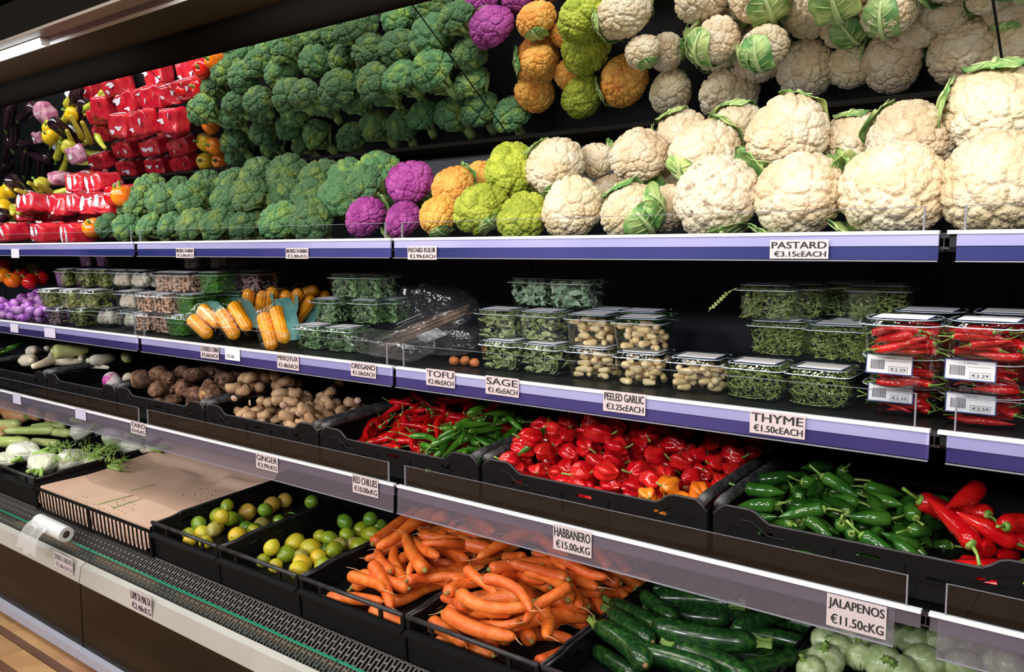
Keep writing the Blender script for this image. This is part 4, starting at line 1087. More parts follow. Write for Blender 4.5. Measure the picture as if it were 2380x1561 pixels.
for k, (u, v, Zr, yaw, lb) in enumerate([(150, 268, .17, .5, 'uppermost, with a sticker'), (170, 300, .16, .4, 'under the uppermost'), (218, 232, .18, .8, 'beside the top red tray'), (232, 228, .18, .85, 'right of the pair beside the top tray'), (186, 330, .15, 1.1, 'with red pepper showing'),
        (135, 338, .14, .2, 'middle left'), (150, 372, .12, .3, 'low left'), (192, 372, .12, 1.4, 'steeply upright'), (206, 350, .12, 1.45, 'upright by the trays'), (165, 215, .19, .5, 'at the canopy edge'), (120, 300, .16, .1, 'far left')]):
    lie([P_YP, P_YPS][k % 2], 'long_pepper', 'long yellow-green pepper in the mirror, ' + lb, 'pepper', in_mirror(u, v, Zr), yaw - 1.2, -.2, group='long peppers on the top shelf')
for k, (u, v, Y, yaw, lb) in enumerate([(82, 436, 1.77, -.9, 'pale green pepper with an orange streak'), (104, 440, 1.75, -1.0, 'green pepper just above the trays'), (155, 440, 1.80, .5, 'long yellow pepper sloping up to the right'), (62, 452, 1.72, -1.2, 'bagged pepper with white ticket'), (30, 500, 1.66, -.5, 'pale pepper tip over the front trays'), (12, 505, 1.66, .2, 'pepper tip at left edge')]):
    lie(P_YPS if k == 3 else P_YP, 'long_pepper', lb, 'pepper', at(u, v, Y), yaw, .3, group='long peppers on the top shelf', sc=.8)
for k, (u, v, Zr, yaw) in enumerate([(20, 268, .17, .4), (62, 262, .17, .9), (30, 310, .15, .2), (70, 330, .14, 1.2), (18, 350, .13, .5), (60, 375, .12, .3), (90, 360, .13, 1.5), (10, 392, .11, .8), (185, 262, .17, .6), (170, 232, .18, .5), (96, 395, .1, .1)]):
    lie(P_AUB, 'aubergine', 'dark glossy aubergine in the mirror, %s from the left edge' % ORD[k], 'aubergine', in_mirror(u, v, Zr), yaw - 1.2, -.1, group='aubergines on the top shelf')
lie(P_AUB, 'aubergine', 'dark aubergine standing beside the bagged yellow peppers', 'aubergine', at(48, 446, 1.73), -1.1, .7, group='aubergines on the top shelf')
for k, (u, v, Zr) in enumerate([(105, 262, .18), (88, 320, .15)]):
    t = thing('netted_bag', 'pink and white netted produce bag, %s one in the mirror' % ['upper', 'lower'][k], 'bag', in_mirror(u, v, Zr), (random.uniform(-.3, .3), 0, 0), None, 1.0 if k == 0 else .6)
    V_, F_ = rbox(.13, .10, .07, .03, 4, .012, 9 + k, 1); inst('netting', mesh('netting', V_, F_, PINKW), t); inst('sticker', STICK, t, loc=(0, 0, .02))
t = thing('netted_bag', 'small pink netted bag of vegetables behind the trays', 'bag', at(140, 414, 1.84), (0, 0, 0), None, .8)
V_, F_ = rbox(.13, .10, .07, .03, 4, .012, 12, 1); inst('netting', mesh('netting', V_, F_, PINKW), t); inst('sticker', STICK, t, loc=(0, 0, .02))

# ------------------------------------------------------------------ middle shelf
def rrect(w, d, r, z_, n=5):
    P = []
    for cx, cy, a0 in ((w / 2 - r, d / 2 - r, 0), (-w / 2 + r, d / 2 - r, PI / 2), (-w / 2 + r, -d / 2 + r, PI), (w / 2 - r, -d / 2 + r, 1.5 * PI)):
        for k in range(n): a = a0 + PI / 2 * k / (n - 1); P.append((cx + r * math.cos(a), cy + r * math.sin(a), z_))
    return P
def loft(rings, cap0=True, cap1=True):
    n = len(rings[0]); V = [p for r in rings for p in r]; Fc = []
    for i in range(len(rings) - 1):
        for j in range(n): Fc.append((i * n + j, i * n + (j + 1) % n, (i + 1) * n + (j + 1) % n, (i + 1) * n + j))
    if cap0: Fc.append(tuple(range(n - 1, -1, -1)))
    if cap1: Fc.append(tuple((len(rings) - 1) * n + j for j in range(n)))
    return V, Fc
def punnet_meshes(W_, D_, H_, r):
    b = MB().add(*loft([rrect(W_ * .80, D_ * .80, r * .8, .001), rrect(W_ * .84, D_ * .84, r * .9, .005), rrect(W_ * .95, D_ * .94, r, H_ * .92), rrect(W_, D_, r, H_ * .93)], True, False)).mesh('tray', PACK, True)
    l = MB().add(*loft([rrect(W_ * 1.03, D_ * 1.03, r * 1.1, H_ * .93), rrect(W_ * 1.04, D_ * 1.04, r * 1.1, H_ * .955), rrect(W_ * .97, D_ * .97, r, H_ * .965), rrect(W_ * .93, D_ * .92, r, H_ * 1.08), rrect(W_ * .80, D_ * .78, r * .7, H_ * 1.12)], False, True)).mesh('lid', LID, True)
    rim = MB(); P = rrect(W_ * 1.035, D_ * 1.035, r * 1.1, H_ * .945); P.append(P[0])
    rim.tube(P, .0011, 5)
    for s_ in (-1, 1):
        P = rrect(W_ * .88, D_ * .86, r, H_ * 1.10); P.append(P[0])
    rim.tube(P, .0008, 5)
    return b, l, rim.mesh('rim_bead', pm_rim, True)
pm_rim = pm('rim_highlight_pale_blue', (0.50, 0.62, 0.68), rough=0.15, coat=0.5)  # pale blue puts the clear lids' highlights into the rim colour
PUN = {'herb': (punnet_meshes(.122, .100, .0655, .014), (.122, .100, .0655)), 'chilli': (punnet_meshes(.130, .105, .056, .034), (.130, .105, .056))}
LABT = MB().box(-.042, .042, -.028, .028, 0, .0006).mesh('paper_label', PAPER)
LABN = MB().box(-.044, .044, -.030, .030, -.0005, 0).mesh('label_border', NAVY)
def leafy(name, n, mat, W_, D_, H_, ll, lw, seed, twigs=0, tl=.04, curl=.5):
    r = np.random.RandomState(seed); m = MB(); W_ *= .86; D_ *= .84
    for k in range(n):
        e = r.rand(3)
        if r.rand() < .75:
            ax = r.randint(3)
            if ax == 0: e[1] = r.rand() * .16                       # towards the aisle side
            elif ax == 1: e[0] = 1 - r.rand() * .12 if r.rand() < .6 else r.rand() * .12
            else: e[2] = 1 - r.rand() * .14
        f = .86 + .14 * e[2]
        c = np.array([(e[0] - .5) * W_ * f, (e[1] - .5) * D_ * f, .004 + e[2] * H_ * .95])
        d = r.randn(3); d[2] *= .6; d /= np.linalg.norm(d); s_ = np.cross(d, r.randn(3)); s_ /= np.linalg.norm(s_); nn = np.cross(d, s_)
        L = ll * r.uniform(.6, 1.2); w = lw * r.uniform(.7, 1.2)
        pts = [c - d * L / 2, c - d * L * .2 + s_ * w / 2 + nn * w * curl * .4, c - d * L * .2 - s_ * w / 2 + nn * w * curl * .4, c + d * L * .2 + s_ * w * .42 + nn * w * curl, c + d * L * .2 - s_ * w * .42 + nn * w * curl, c + d * L / 2, c - d * L * .2, c + d * L * .2 + nn * w * curl * .5]
        P = np.array(pts); P[:, 0] = np.clip(P[:, 0], -W_ / 2, W_ / 2); P[:, 1] = np.clip(P[:, 1], -D_ / 2, D_ / 2); P[:, 2] = np.clip(P[:, 2], .003, H_ * 1.06)
        m.add(P, [(0, 6, 1), (0, 2, 6), (1, 6, 7, 3), (6, 2, 4, 7), (3, 7, 5), (7, 4, 5)])
    for k in range(twigs):
        c = np.array([(r.rand() - .5) * W_ * .95, (r.rand() - .5) * D_ * .95 if r.rand() < .5 else -D_ * .46 * r.uniform(.9, 1), .006 + r.rand() * H_ * .95])
        d = r.randn(3); d[2] *= .45; d /= np.linalg.norm(d); q = r.randn(3) * .008
        P = np.array([c - d * tl / 2, c + q * .6, c + d * tl / 2 + q])
        P[:, 0] = np.clip(P[:, 0], -W_ / 2, W_ / 2); P[:, 1] = np.clip(P[:, 1], -D_ / 2, D_ / 2); P[:, 2] = np.clip(P[:, 2], .004, H_)
        m.tube(P, .0007, 3)
    return m.mesh(name, mat, False)
def pebbles(name, n, mat, W_, D_, H_, r0, el, seed, sub=1):
    r = np.random.RandomState(seed); D, Fc = ico(sub); m = MB()
    for k in range(n):
        e = r.rand(3); ax = r.randint(4)
        if ax == 0: e[1] = .02
        elif ax == 1: e[0] = float(r.rand() < .7)
        elif ax == 2: e[2] = 1
        rr = r0 * r.uniform(.75, 1.15)
        c = np.array([(e[0] - .5) * (W_ * .84 - 2 * rr), (e[1] - .5) * (D_ * .82 - 2 * rr), rr + .003 + e[2] * (H_ * .95 - 2 * rr)])
        A = Euler(r.uniform(0, 6.28, 3)).to_matrix(); A = np.array(A)
        m.add((D * np.array([rr * el, rr, rr * .75])) @ A.T + c, Fc)
    return m.mesh(name, mat, True)
hw, hd, hh = PUN['herb'][1]
FILL = {
 'thyme': [leafy('thyme', 420, HERB, hw, hd, hh, .009, .0042, 1, 90, .05), leafy('thyme', 420, HERB, hw, hd, hh, .009, .0042, 2, 90, .05)],
 'sage': [leafy('sage_leaves', 130, SAGE, hw, hd, hh, .034, .011, 3, 14, .03), leafy('sage_leaves', 130, SAGE, hw, hd, hh, .034, .011, 4, 14, .03)],
 'pale sage': [leafy('sage_leaves', 110, SAGEP, hw, hd, hh, .042, .016, 5, 10, .03)],
 'oregano': [leafy('oregano', 320, ROCK, hw, hd, hh, .016, .008, 6, 50, .04), leafy('oregano', 320, ROCK, hw, hd, hh, .016, .008, 7, 50, .04)],
 'dill': [leafy('dill', 420, ROCKB, hw, hd, hh, .022, .0028, 8, 120, .04)],
 'salad': [leafy('salad_leaves', 120, OLIVE, hw, hd, hh, .034, .022, 9), leafy('salad_leaves', 120, OLIVE, hw, hd, hh, .034, .022, 10)],
 'bean': [pebbles('beans', 230, BEAN, hw, hd, hh, .0052, 1.5, 11)],
 'dull bean': [pebbles('beans', 230, BEAND, hw, hd, hh, .0052, 1.5, 12)],
 'mushroom': [pebbles('mushrooms', 34, MUSH, hw, hd, hh, .0165, 1.15, 13, 3)],
 'garlic': [], 'chilli': []}
NAMEF = {'thyme': 'thyme', 'sage': 'sage_leaves', 'pale sage': 'sage_leaves', 'oregano': 'oregano', 'dill': 'dill', 'salad': 'salad_leaves', 'bean': 'beans', 'dull bean': 'beans', 'mushroom': 'mushrooms'}
BARC = MB()
_r = np.random.RandomState(3); x = -.030
while x < -.008:
    w_ = _r.choice([.0004, .0008, .0012]); BARC.box(x, x + w_, -.0006, 0, -.010, .006); x += w_ + _r.choice([.0004, .0008])
BARC = BARC.mesh('barcode', GREYINK)
BOXL = MB().box(.0, .030, -.0005, 0, -.0135, -.0128).box(.0, .030, -.0005, 0, -.0045, -.0038).box(.0, .0007, -.0005, 0, -.0135, -.0038).box(.0293, .030, -.0005, 0, -.0135, -.0038).box(-.004, .030, -.0005, 0, .0045, .005).mesh('price_frame', GREYINK)
STK = MB().box(-.036, .036, 0, .0006, -.016, .014).mesh('front_sticker', PAPER)
STKN = MB().box(-.038, .038, .0006, .001, -.018, .016).mesh('sticker_border', NAVY)
FOLD = MB().box(-.036, .036, -.001, .016, .0135, .0142).mesh('sticker_fold', PAPER)
prs = np.random.RandomState(77)
def punnet(p, kind, label, content_label, yaw=0.0, paper=True, price=None, n=None, slope=SL, grp=None):
    ck = 'chilli' if kind == 'chilli' else 'herb'
    (b, l, rim), (w, d, h) = PUN[ck]
    rot = (math.atan(slope), 0, yaw)
    t = thing('punnet', label, 'food container', p, rot, grp or 'clear punnets on the middle shelf')
    inst('tray', b, t); lo = inst('lid', l, t); inst('rim_bead', rim, lo)
    if paper:
        q = inst('paper_label', LABT, t, loc=(0, -.004, h * 1.125)); inst('label_border', LABN, q)
    if price:
        s_ = inst('front_sticker', STK, t, loc=(-.012, -d * .50 - .004, h * .78), rot=(-.16, 0, 0))
        inst('sticker_border', STKN, s_); inst('sticker_fold', FOLD, s_); inst('barcode', BARC, s_); inst('price_frame', BOXL, s_)
        lettering(s_, price, .015, -.0088, .024, .0052, -.0006)
        lettering(s_, 'CHILLIES', .0, .0105, .020, .0026, -.0006, GREYINK)
    if kind in ('garlic', 'chilli'):
        c_, s2 = math.cos(yaw), math.sin(yaw)
        hp = Heap(-w * .44, w * .44, -d * .43, d * .43, .004, 0, .003)
        R = Matrix.Rotation(yaw, 4, 'Z') @ Matrix.Rotation(math.atan(slope), 4, 'X'); T = Matrix.Translation(p) @ R
        pr_, nm, ct = (P_CLO, 'garlic_clove', 'garlic') if kind == 'garlic' else (P_CHI, 'red_chilli', 'chilli')
        nn = n or (44 if kind == 'garlic' else 20)
        for o in pour(hp, pr_, nn, lambda x, y: h * .93 - (.010 if kind == 'garlic' else .012), nm, content_label, ct, content_label, prs,
                      (lambda r: r.uniform(0, 6.28)) if kind == 'garlic' else (lambda r: r.uniform(-.35, .35) + (PI if r.rand() < .5 else 0)),
                      scale=(.8, 1.1) if kind == 'garlic' else (.62, .76), sink=.45, maxp=.35, stop=-.03, zmax=h * .86 if kind == 'garlic' else h * .84):
            o.matrix_world = T @ o.matrix_basis
    else:
        ms = FILL[kind]; o = inst(NAMEF[kind], random.choice(ms), None, loc=p, rot=rot, scale=(random.choice([-1, 1]), 1, 1))
        tag(o, content_label, {'thyme': 'herb', 'sage': 'herb', 'pale sage': 'herb', 'oregano': 'herb', 'dill': 'herb', 'salad': 'salad', 'bean': 'beans', 'dull bean': 'beans', 'mushroom': 'mushrooms'}[kind], kind='stuff')
    return t
def on_mid(u, v, layer, pitch):
    """base centre of a punnet whose front lower edge shows at the pixel, standing on `layer` others"""
    q = on_plane(u, v, H0 - .298 + layer * pitch, SL, 1.504)
    return q
MID = [ # u, v bottom, layer, kind, place words
 (1155, 864, 0, 'sage', 'bottom left of the sage stack'), (1250, 874, 0, 'sage', 'bottom right of the sage stack'),
 (1142, 790, 1, 'sage', 'middle left of the sage stack'), (1245, 797, 1, 'sage', 'middle right of the sage stack'),
 (1222, 716, 2, 'pale sage', 'top left of the sage stack'), (1316, 722, 2, 'pale sage', 'top right of the sage stack'),
 (1358, 885, 0, 'garlic', 'bottom left of the garlic stack'), (1475, 901, 0, 'garlic', 'bottom middle of the garlic stack'), (1606, 917, 0, 'garlic', 'single one right of the garlic stack'),
 (1358, 808, 1, 'garlic', 'upper left of the garlic stack'), (1470, 820, 1, 'garlic', 'upper right of the garlic stack'),
 (1742, 934, 0, 'thyme', 'bottom left thyme one'), (1895, 952, 0, 'thyme', 'bottom right thyme one'),
 (1798, 832, 1, 'thyme', 'middle left thyme one'), (1935, 846, 1, 'thyme', 'middle right thyme one'),
 (1768, 748, 2, 'thyme', 'top left thyme one with a sprig poking out'), (1962, 744, 2, 'thyme', 'top right thyme one'),
 (708, 815, 0, 'oregano', 'bottom left of the oregano stack'), (780, 822, 0, 'oregano', 'bottom right of the oregano stack'),
 (748, 753, 1, 'oregano', 'middle left of the oregano stack'), (838, 757, 1, 'oregano', 'middle right of the oregano stack'),
 (792, 696, 2, 'oregano', 'top left of the oregano stack'), (850, 698, 2, 'oregano', 'top right of the oregano stack'),
 (230, 762, 0, 'mushroom', 'bottom one left of the bean stack'), (292, 768, 0, 'mushroom', 'bottom one touching the bean stack'),
 (325, 775, 0, 'bean', 'bottom left of the bean stack'), (365, 778, 0, 'bean', 'bottom right of the bean stack'), (402, 783, 0, 'dill', 'bottom one right of the beans'),
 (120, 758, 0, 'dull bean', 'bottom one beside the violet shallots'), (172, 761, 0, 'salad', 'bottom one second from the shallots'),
 (100, 716, 1, 'salad', 'middle layer, nearest the shallots'), (150, 718, 1, 'salad', 'middle layer, second from the shallots'), (200, 720, 1, 'salad', 'middle layer, third from the shallots'),
 (282, 724, 1, 'mushroom', 'middle layer beside the beans'), (328, 730, 1, 'bean', 'middle left of the bean stack'), (368, 733, 1, 'bean', 'middle right of the bean stack'), (425, 735, 1, 'dill', 'middle layer left green one'),(475, 728, 1, 'dill', 'middle layer right green one'),
 (140, 668, 2, 'salad', 'top layer, first from the left'), (188, 670, 2, 'salad', 'top layer, second from the left'), (228, 671, 2, 'salad', 'top layer, third from the left'),
 (268, 673, 2, 'mushroom', 'top layer left mushroom one'), (312, 675, 2, 'mushroom', 'top layer right mushroom one'), (374, 682, 2, 'bean', 'top layer left bean one'), (412, 684, 2, 'bean', 'top layer right bean one'), (478, 684, 2, 'dill', 'top layer bright green one'),
]
WORD = {'sage': 'sage', 'pale sage': 'pale sage', 'garlic': 'peeled garlic', 'thyme': 'thyme', 'oregano': 'oregano', 'mushroom': 'cream mushrooms', 'bean': 'pinkish beans', 'dull bean': 'mauve beans', 'salad': 'olive salad', 'dill': 'dill'}
for (u, v, ly, kd, wd) in MID:
    q = on_mid(u, v, ly, .0735)
    q = q + Vector((random.uniform(-.002, .002), .05, SL * .05))
    q.z = H0 - .296 + ly * .0735 + SL * (q.y - 1.504)
    punnet(q, kd, 'clear punnet of %s, %s' % (WORD[kd], wd), '%s inside the punnet, %s' % (WORD[kd], wd), random.uniform(-.08, .08), paper=(kd not in ('pale sage',)))
for (u, v, ly, kd, wd) in [(1860, 742, 2, 'thyme', 'behind the top left thyme one'), (2050, 742, 2, 'thyme', 'behind the top right thyme one'), (1850, 830, 1, 'thyme', 'behind the middle left thyme one'), (1990, 846, 1, 'thyme', 'middle row beside the red chillies'),
                           (1420, 760, 1, 'dill', 'dark one in the shade behind the garlic, left'), (1500, 762, 1, 'dill', 'dark one in the shade behind the garlic, right'), (915, 752, 1, 'oregano', 'in the shade behind the oregano stack'),
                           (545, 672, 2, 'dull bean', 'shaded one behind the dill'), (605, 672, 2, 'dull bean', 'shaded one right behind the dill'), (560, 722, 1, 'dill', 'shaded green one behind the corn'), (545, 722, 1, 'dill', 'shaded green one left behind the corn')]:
    q = on_plane(u, v, H0 - .296 + ly * .0735, SL, 1.504)
    y = 1.78; r = ray(u, v); t_ = y / r[1]; q = Vector((r[0] * t_, y, H0 - .296 + ly * .0735 + SL * (y - 1.504)))
    punnet(q, kd, 'clear punnet of %s, %s' % (WORD[kd], wd), '%s in the punnet %s' % (WORD[kd], wd), 0, True)
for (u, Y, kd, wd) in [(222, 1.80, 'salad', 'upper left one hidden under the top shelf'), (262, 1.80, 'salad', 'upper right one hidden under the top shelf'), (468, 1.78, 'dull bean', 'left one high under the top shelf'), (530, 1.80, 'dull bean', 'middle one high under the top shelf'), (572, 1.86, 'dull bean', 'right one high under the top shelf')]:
    x = at(u, 640, Y).x
    punnet(Vector((x, Y, H0 - .296 + 3 * .0735 + SL * (Y - 1.504))), kd, 'clear punnet of %s, %s' % (WORD[kd], wd), '%s in the punnet, %s' % (WORD[kd], wd), 0, True)
CH = [(2082, 968, 0, '€2.39', 'bottom left'), (2270, 996, 0, '€2.59', 'bottom right'), (2086, 905, 1, '€2.59', 'middle left'), (2276, 922, 1, '€2.29', 'middle right'), (2080, 832, 2, None, 'top left'), (2284, 842, 2, None, 'top right')]
for (u, v, ly, pc, wd) in CH:
    q = on_plane(u, v, H0 - .296 + ly * .0625, SL, 1.504); y = q.y + .052
    q = Vector((q.x, y, H0 - .296 + ly * .0625 + SL * (y - 1.504)))
    punnet(q, 'chilli', 'clear oval punnet of red chillies, %s of the front stacks' % wd, 'red chillies in the %s front punnet' % wd, random.uniform(-.05, .05), pc is None, pc, 20)
    y2 = y + .125
    punnet(Vector((q.x + .012, y2, H0 - .296 + ly * .0625 + SL * (y2 - 1.504))), 'chilli', 'clear oval punnet of red chillies behind the %s one' % wd, 'red chillies in the punnet behind the %s one' % wd, 0, True, None, 12)
# the sprig that sticks out
m = MB(); m.tube([(.02, 0, .01), (0, 0, 0), (-.022, -.004, -.022), (-.036, -.006, -.038)], .0009, 5)
for k in range(7):
    q_ = np.array([0 - .005 * k, -.0008 * k, -.0052 * k]); m.add([q_, q_ + (.004, .001, .005), q_ + (.008, 0, .002), q_ + (.004, 0, -.001)], [(0, 1, 2, 3)]); m.add([q_, q_ + (-.005, .001, .002), q_ + (-.006, 0, -.002), q_ + (-.002, 0, -.003)], [(0, 1, 2, 3)])
tag(m.obj('thyme_sprig', HERB, None, loc=at(1690, 680, 1.60)), 'thin thyme sprig poking out of the top left thyme punnet', 'herb')

# sweetcorn packs
def cob_mesh(L, r):
    nz, na = 56, 48; V = []
    for i in range(nz):
        t = i / (nz - 1); e = rnd(t, .10, .16) * (1 - .14 * t)
        for j in range(na):
            a = 2 * PI * j / na; k = abs(math.cos(a * 7)) ** .6 * (.55 + .45 * abs(math.sin(t * PI * 17 + (int(j * 14 / na) % 2) * 1.57)) ** .6)
            R = r * e * (.84 + .16 * k); V.append(((t - .5) * L, R * math.cos(a), R * math.sin(a)))
    Fc = [(i * na + j, i * na + (j + 1) % na, (i + 1) * na + (j + 1) % na, (i + 1) * na + j) for i in range(nz - 1) for j in range(na)]
    Fc += [tuple(range(na - 1, -1, -1)), tuple((nz - 1) * na + j for j in range(na))]
    return mesh('cob', V, Fc, CORN)
COB = cob_mesh(.135, .0245)
def crumple(w, d, h, seed, amp=.004, f=70, n=14):
    r = np.random.RandomState(seed); D, Fc = ico(4)
    P = np.sign(D) * np.abs(D) ** .55; P /= np.abs(P).max(1)[:, None] ** .4
    V = P * np.array([w / 2, d / 2, h / 2]); V += amp * np.c_[vnoise(V, r, n, f), vnoise(V, r, n, f), vnoise(V, r, n, f)]
    return V, Fc
V_, F_ = crumple(.165, .105, .056, 3, .003); CORNFILM = clear('tight_corn_film', tint=(0.97, 0.96, 0.94), refl=0.012, rough=0.14, bump=0.6, bscale=40)
CFILM = mesh('film', V_, F_, CORNFILM)
m = MB(); m.add([(-.082, -.012, .012), (-.045, -.016, .024), (.04, -.012, .024), (.078, -.016, .014), (-.085, .035, .014), (-.045, .040, .028), (.04, .038, .028), (.08, .035, .016)], [(0, 1, 5, 4), (1, 2, 6, 5), (2, 3, 7, 6)])
TCARD = m.mesh('teal_card', TEAL)
def corn_pack(u, v, Y, yaw, pitch, roll, label, dz=0.0):
    p = at(u, v, Y)
    rot = Matrix.Rotation(yaw, 3, 'Z') @ Matrix.Rotation(-pitch, 3, 'Y') @ Matrix.Rotation(roll, 3, 'X')
    t = thing('corn_pack', label, 'packed corn', p, rot.to_euler(), 'vacuum packs of cooked corn')
    inst('cob', COB, t, loc=(0, -.0235, 0)); inst('cob', COB, t, loc=(.003, .0235, .001), rot=(.4, 0, 0))
    inst('film', CFILM, t); inst('teal_card', TCARD, t, loc=(-.012, .026, -.012), rot=(-.75, 0, 0))
corn_pack(478, 748, 1.585, -.10, -.38, .9, 'corn pack lying at the far left of the corn, teal card behind')
corn_pack(545, 745, 1.60, -.15, -.60, .7, 'corn pack leaning down to the right, second from the left')
corn_pack(590, 718, 1.71, .25, 1.35, -1.2, 'corn pack standing upright behind, with teal card')
corn_pack(640, 715, 1.76, .3, 1.2, -1.1, 'corn pack standing second row with a striped sticker')
corn_pack(638, 762, 1.60, -.35, -.85, .8, 'pair of cobs tipped towards the oregano, front')
corn_pack(690, 715, 1.82, .2, .8, -1.0, 'corn pack in the back row behind the oregano')
corn_pack(720, 690, 1.90, .1, .3, -.5, 'corn pack high at the back, mostly teal card showing')
corn_pack(655, 692, 1.92, .0, .2, -.5, 'corn pack at the very back left, teal card showing')

# bags of dried sticks, tofu, loose bits
def film_bag(name, label, p, dims, rot, seed, mat=FILM, extra=None):
    t = thing(name, label, 'bag', p, rot)
    V_, F_ = crumple(*dims, seed, .008, 45, 16); inst('film', mesh('film', V_, F_, mat), t)
    return t
t = film_bag('herb_bag', 'long crinkled clear bag of dried brown sticks leaning to the right', at(985, 762, 1.66), (.34, .14, .06), (.25, -.36, .12), 5)
r = np.random.RandomState(8)
tw = MB()
for k in range(46):
    y0, z0_ = r.uniform(-.045, .045), r.uniform(-.018, .018); x0_ = r.uniform(-.15, -.06)
    tw.tube([(x0_, y0, z0_), (x0_ + .1, y0 * .8 + r.uniform(-.01, .01), z0_), (r.uniform(.08, .16), y0 * .45, z0_ * .7)], r.uniform(.0012, .0028), 5)
o = tw.obj('dried_sticks', TWIG, None, loc=t.location, rot=t.rotation_euler); tag(o, 'brown dried herb sticks inside the long clear bag', 'herb', kind='stuff')
q = MB().box(-.04, .04, -.018, .018, 0, .0008).obj('paper_label', PAPER, t, loc=(.045, -.045, -.022), rot=(-.9, 0, -.1))
MB().box(-.05, .03, -.02, .02, 0, .0008).obj('paper_label', PAPER, t, loc=(-.055, .055, .034), rot=(-.1, 0, .2))
film_bag('clear_bag', 'crumpled clear plastic bag lying at the shelf front by the joint', at(905, 800, 1.565), (.26, .12, .05), (.1, .06, .05), 6)
film_bag('clear_bag', 'empty crumpled clear bag standing behind the sticks', at(1010, 712, 1.80), (.22, .10, .12), (.1, .1, .1), 7)
film_bag('clear_bag', 'dark clear bag between the sticks and the sage', at(1060, 790, 1.66), (.18, .12, .07), (.05, -.1, .1), 8)
for k, (u, v) in enumerate([(1055, 838), (1080, 838), (1103, 843)]):
    o = inst('orange_lump', lump(30 + k, .03, .011, ORANGEC, sub=3), None, loc=on_plane(u, v, H0 - .285, SL, 1.504)); tag(o, 'small dark orange lump on the shelf, %s of three' % ORD[k], 'vegetable')
# violet shallots and red peppers at the left end
hp = Heap(-4.35, -3.70, 1.53, 1.80, H0 - .294, SL)
me = lump(61, .05, .019, SHALL, sub=3, amp=.08); mm_ = MB(); mm_.tube([(.022, 0, 0), (.030, 0, 0), (.038, .002, .003)], [.007, .003, .002], 6)
P_SH = [Proto(me, [(-.008, 0, 0), (.008, 0, 0)], [.018, .016], [('neck', mm_.mesh('neck', SHALL, True))], 'skin')]
rs = np.random.RandomState(31)
pour(hp, P_SH, 110, lambda x, y: H0 - .294 + .105 + .25 * (y - 1.55), 'shallot', 'violet shallot in the pile at the left end of the middle shelf', 'shallot', 'violet shallots', rs, scale=(.85, 1.15), sink=.25)
for k, (u, v, Y, mt, lb) in enumerate([(8, 640, 1.72, PEPO, 'orange pepper at the left picture edge, middle shelf'), (30, 652, 1.70, PEPO, 'orange pepper low behind the shallots'), (50, 640, 1.78, PEPR, 'red pepper behind the shallots'), (78, 628, 1.86, YPEP, 'olive green pepper above the red ones'), (95, 645, 1.80, PEPR, 'red pepper beside the salad punnets'), (70, 655, 1.74, PEPR, 'red pepper just above the shallots'), (10, 618, 1.82, PEPR, 'red pepper at the top left of the middle shelf')]):
    pepper(at(u, v, Y), lb, mt, grp='peppers behind the shallots', sc=.9)

# ------------------------------------------------------------------ crates
def zoned(text, xa, xb, ya, yb):
    def f(i, p):
        c = ['left', 'centre left', 'middle', 'centre right', 'right'][min(4, max(0, int((p.x - xa) / (xb - xa) * 5)))]
        return '%s, %s of the heap, %s' % (text, c, ['front edge', 'middle depth', 'towards the back'][min(2, max(0, int((p.y - ya) / (yb - ya) * 3)))])
    return f
def holed_wall(x0, x1, zf, slots, y0, y1, step=.02):
    """upright wall in XZ with slot openings; slots: (xa, xb, za, zb)"""
    xs = set(np.round(np.arange(x0, x1, step), 5)) | {x0, x1}
    for s_ in slots: xs |= {s_[0], s_[1]}
    xs = sorted(xs); m = MB()
    for a, b in zip(xs[:-1], xs[1:]):
        if b - a < 1e-5: continue
        xm = (a + b) / 2; ta, tb = zf(a), zf(b)
        sl = sorted([(s_[2], s_[3]) for s_ in slots if s_[0] - 1e-6 <= a and b <= s_[1] + 1e-6])
        lo = 0.0
        for (za, zb) in sl:
            m.box(a, b, y0, y1, lo, za); lo = zb
        V = [(a, y0, lo), (b, y0, lo), (b, y1, lo), (a, y1, lo), (a, y0, ta), (b, y0, tb), (b, y1, tb), (a, y1, ta)]
        m.add(V, [(0, 3, 2, 1), (4, 5, 6, 7), (0, 1, 5, 4), (1, 2, 6, 5), (2, 3, 7, 6), (3, 0, 4, 7)])
    return m
GRIPM = pm('mottled_grey_grip_bar', (0.035, 0.035, 0.038), (0.09, 0.09, 0.09), nscale=60, rough=0.42, bump=0.3, bscale=150)  # two mottled greys, paler than the crate walls
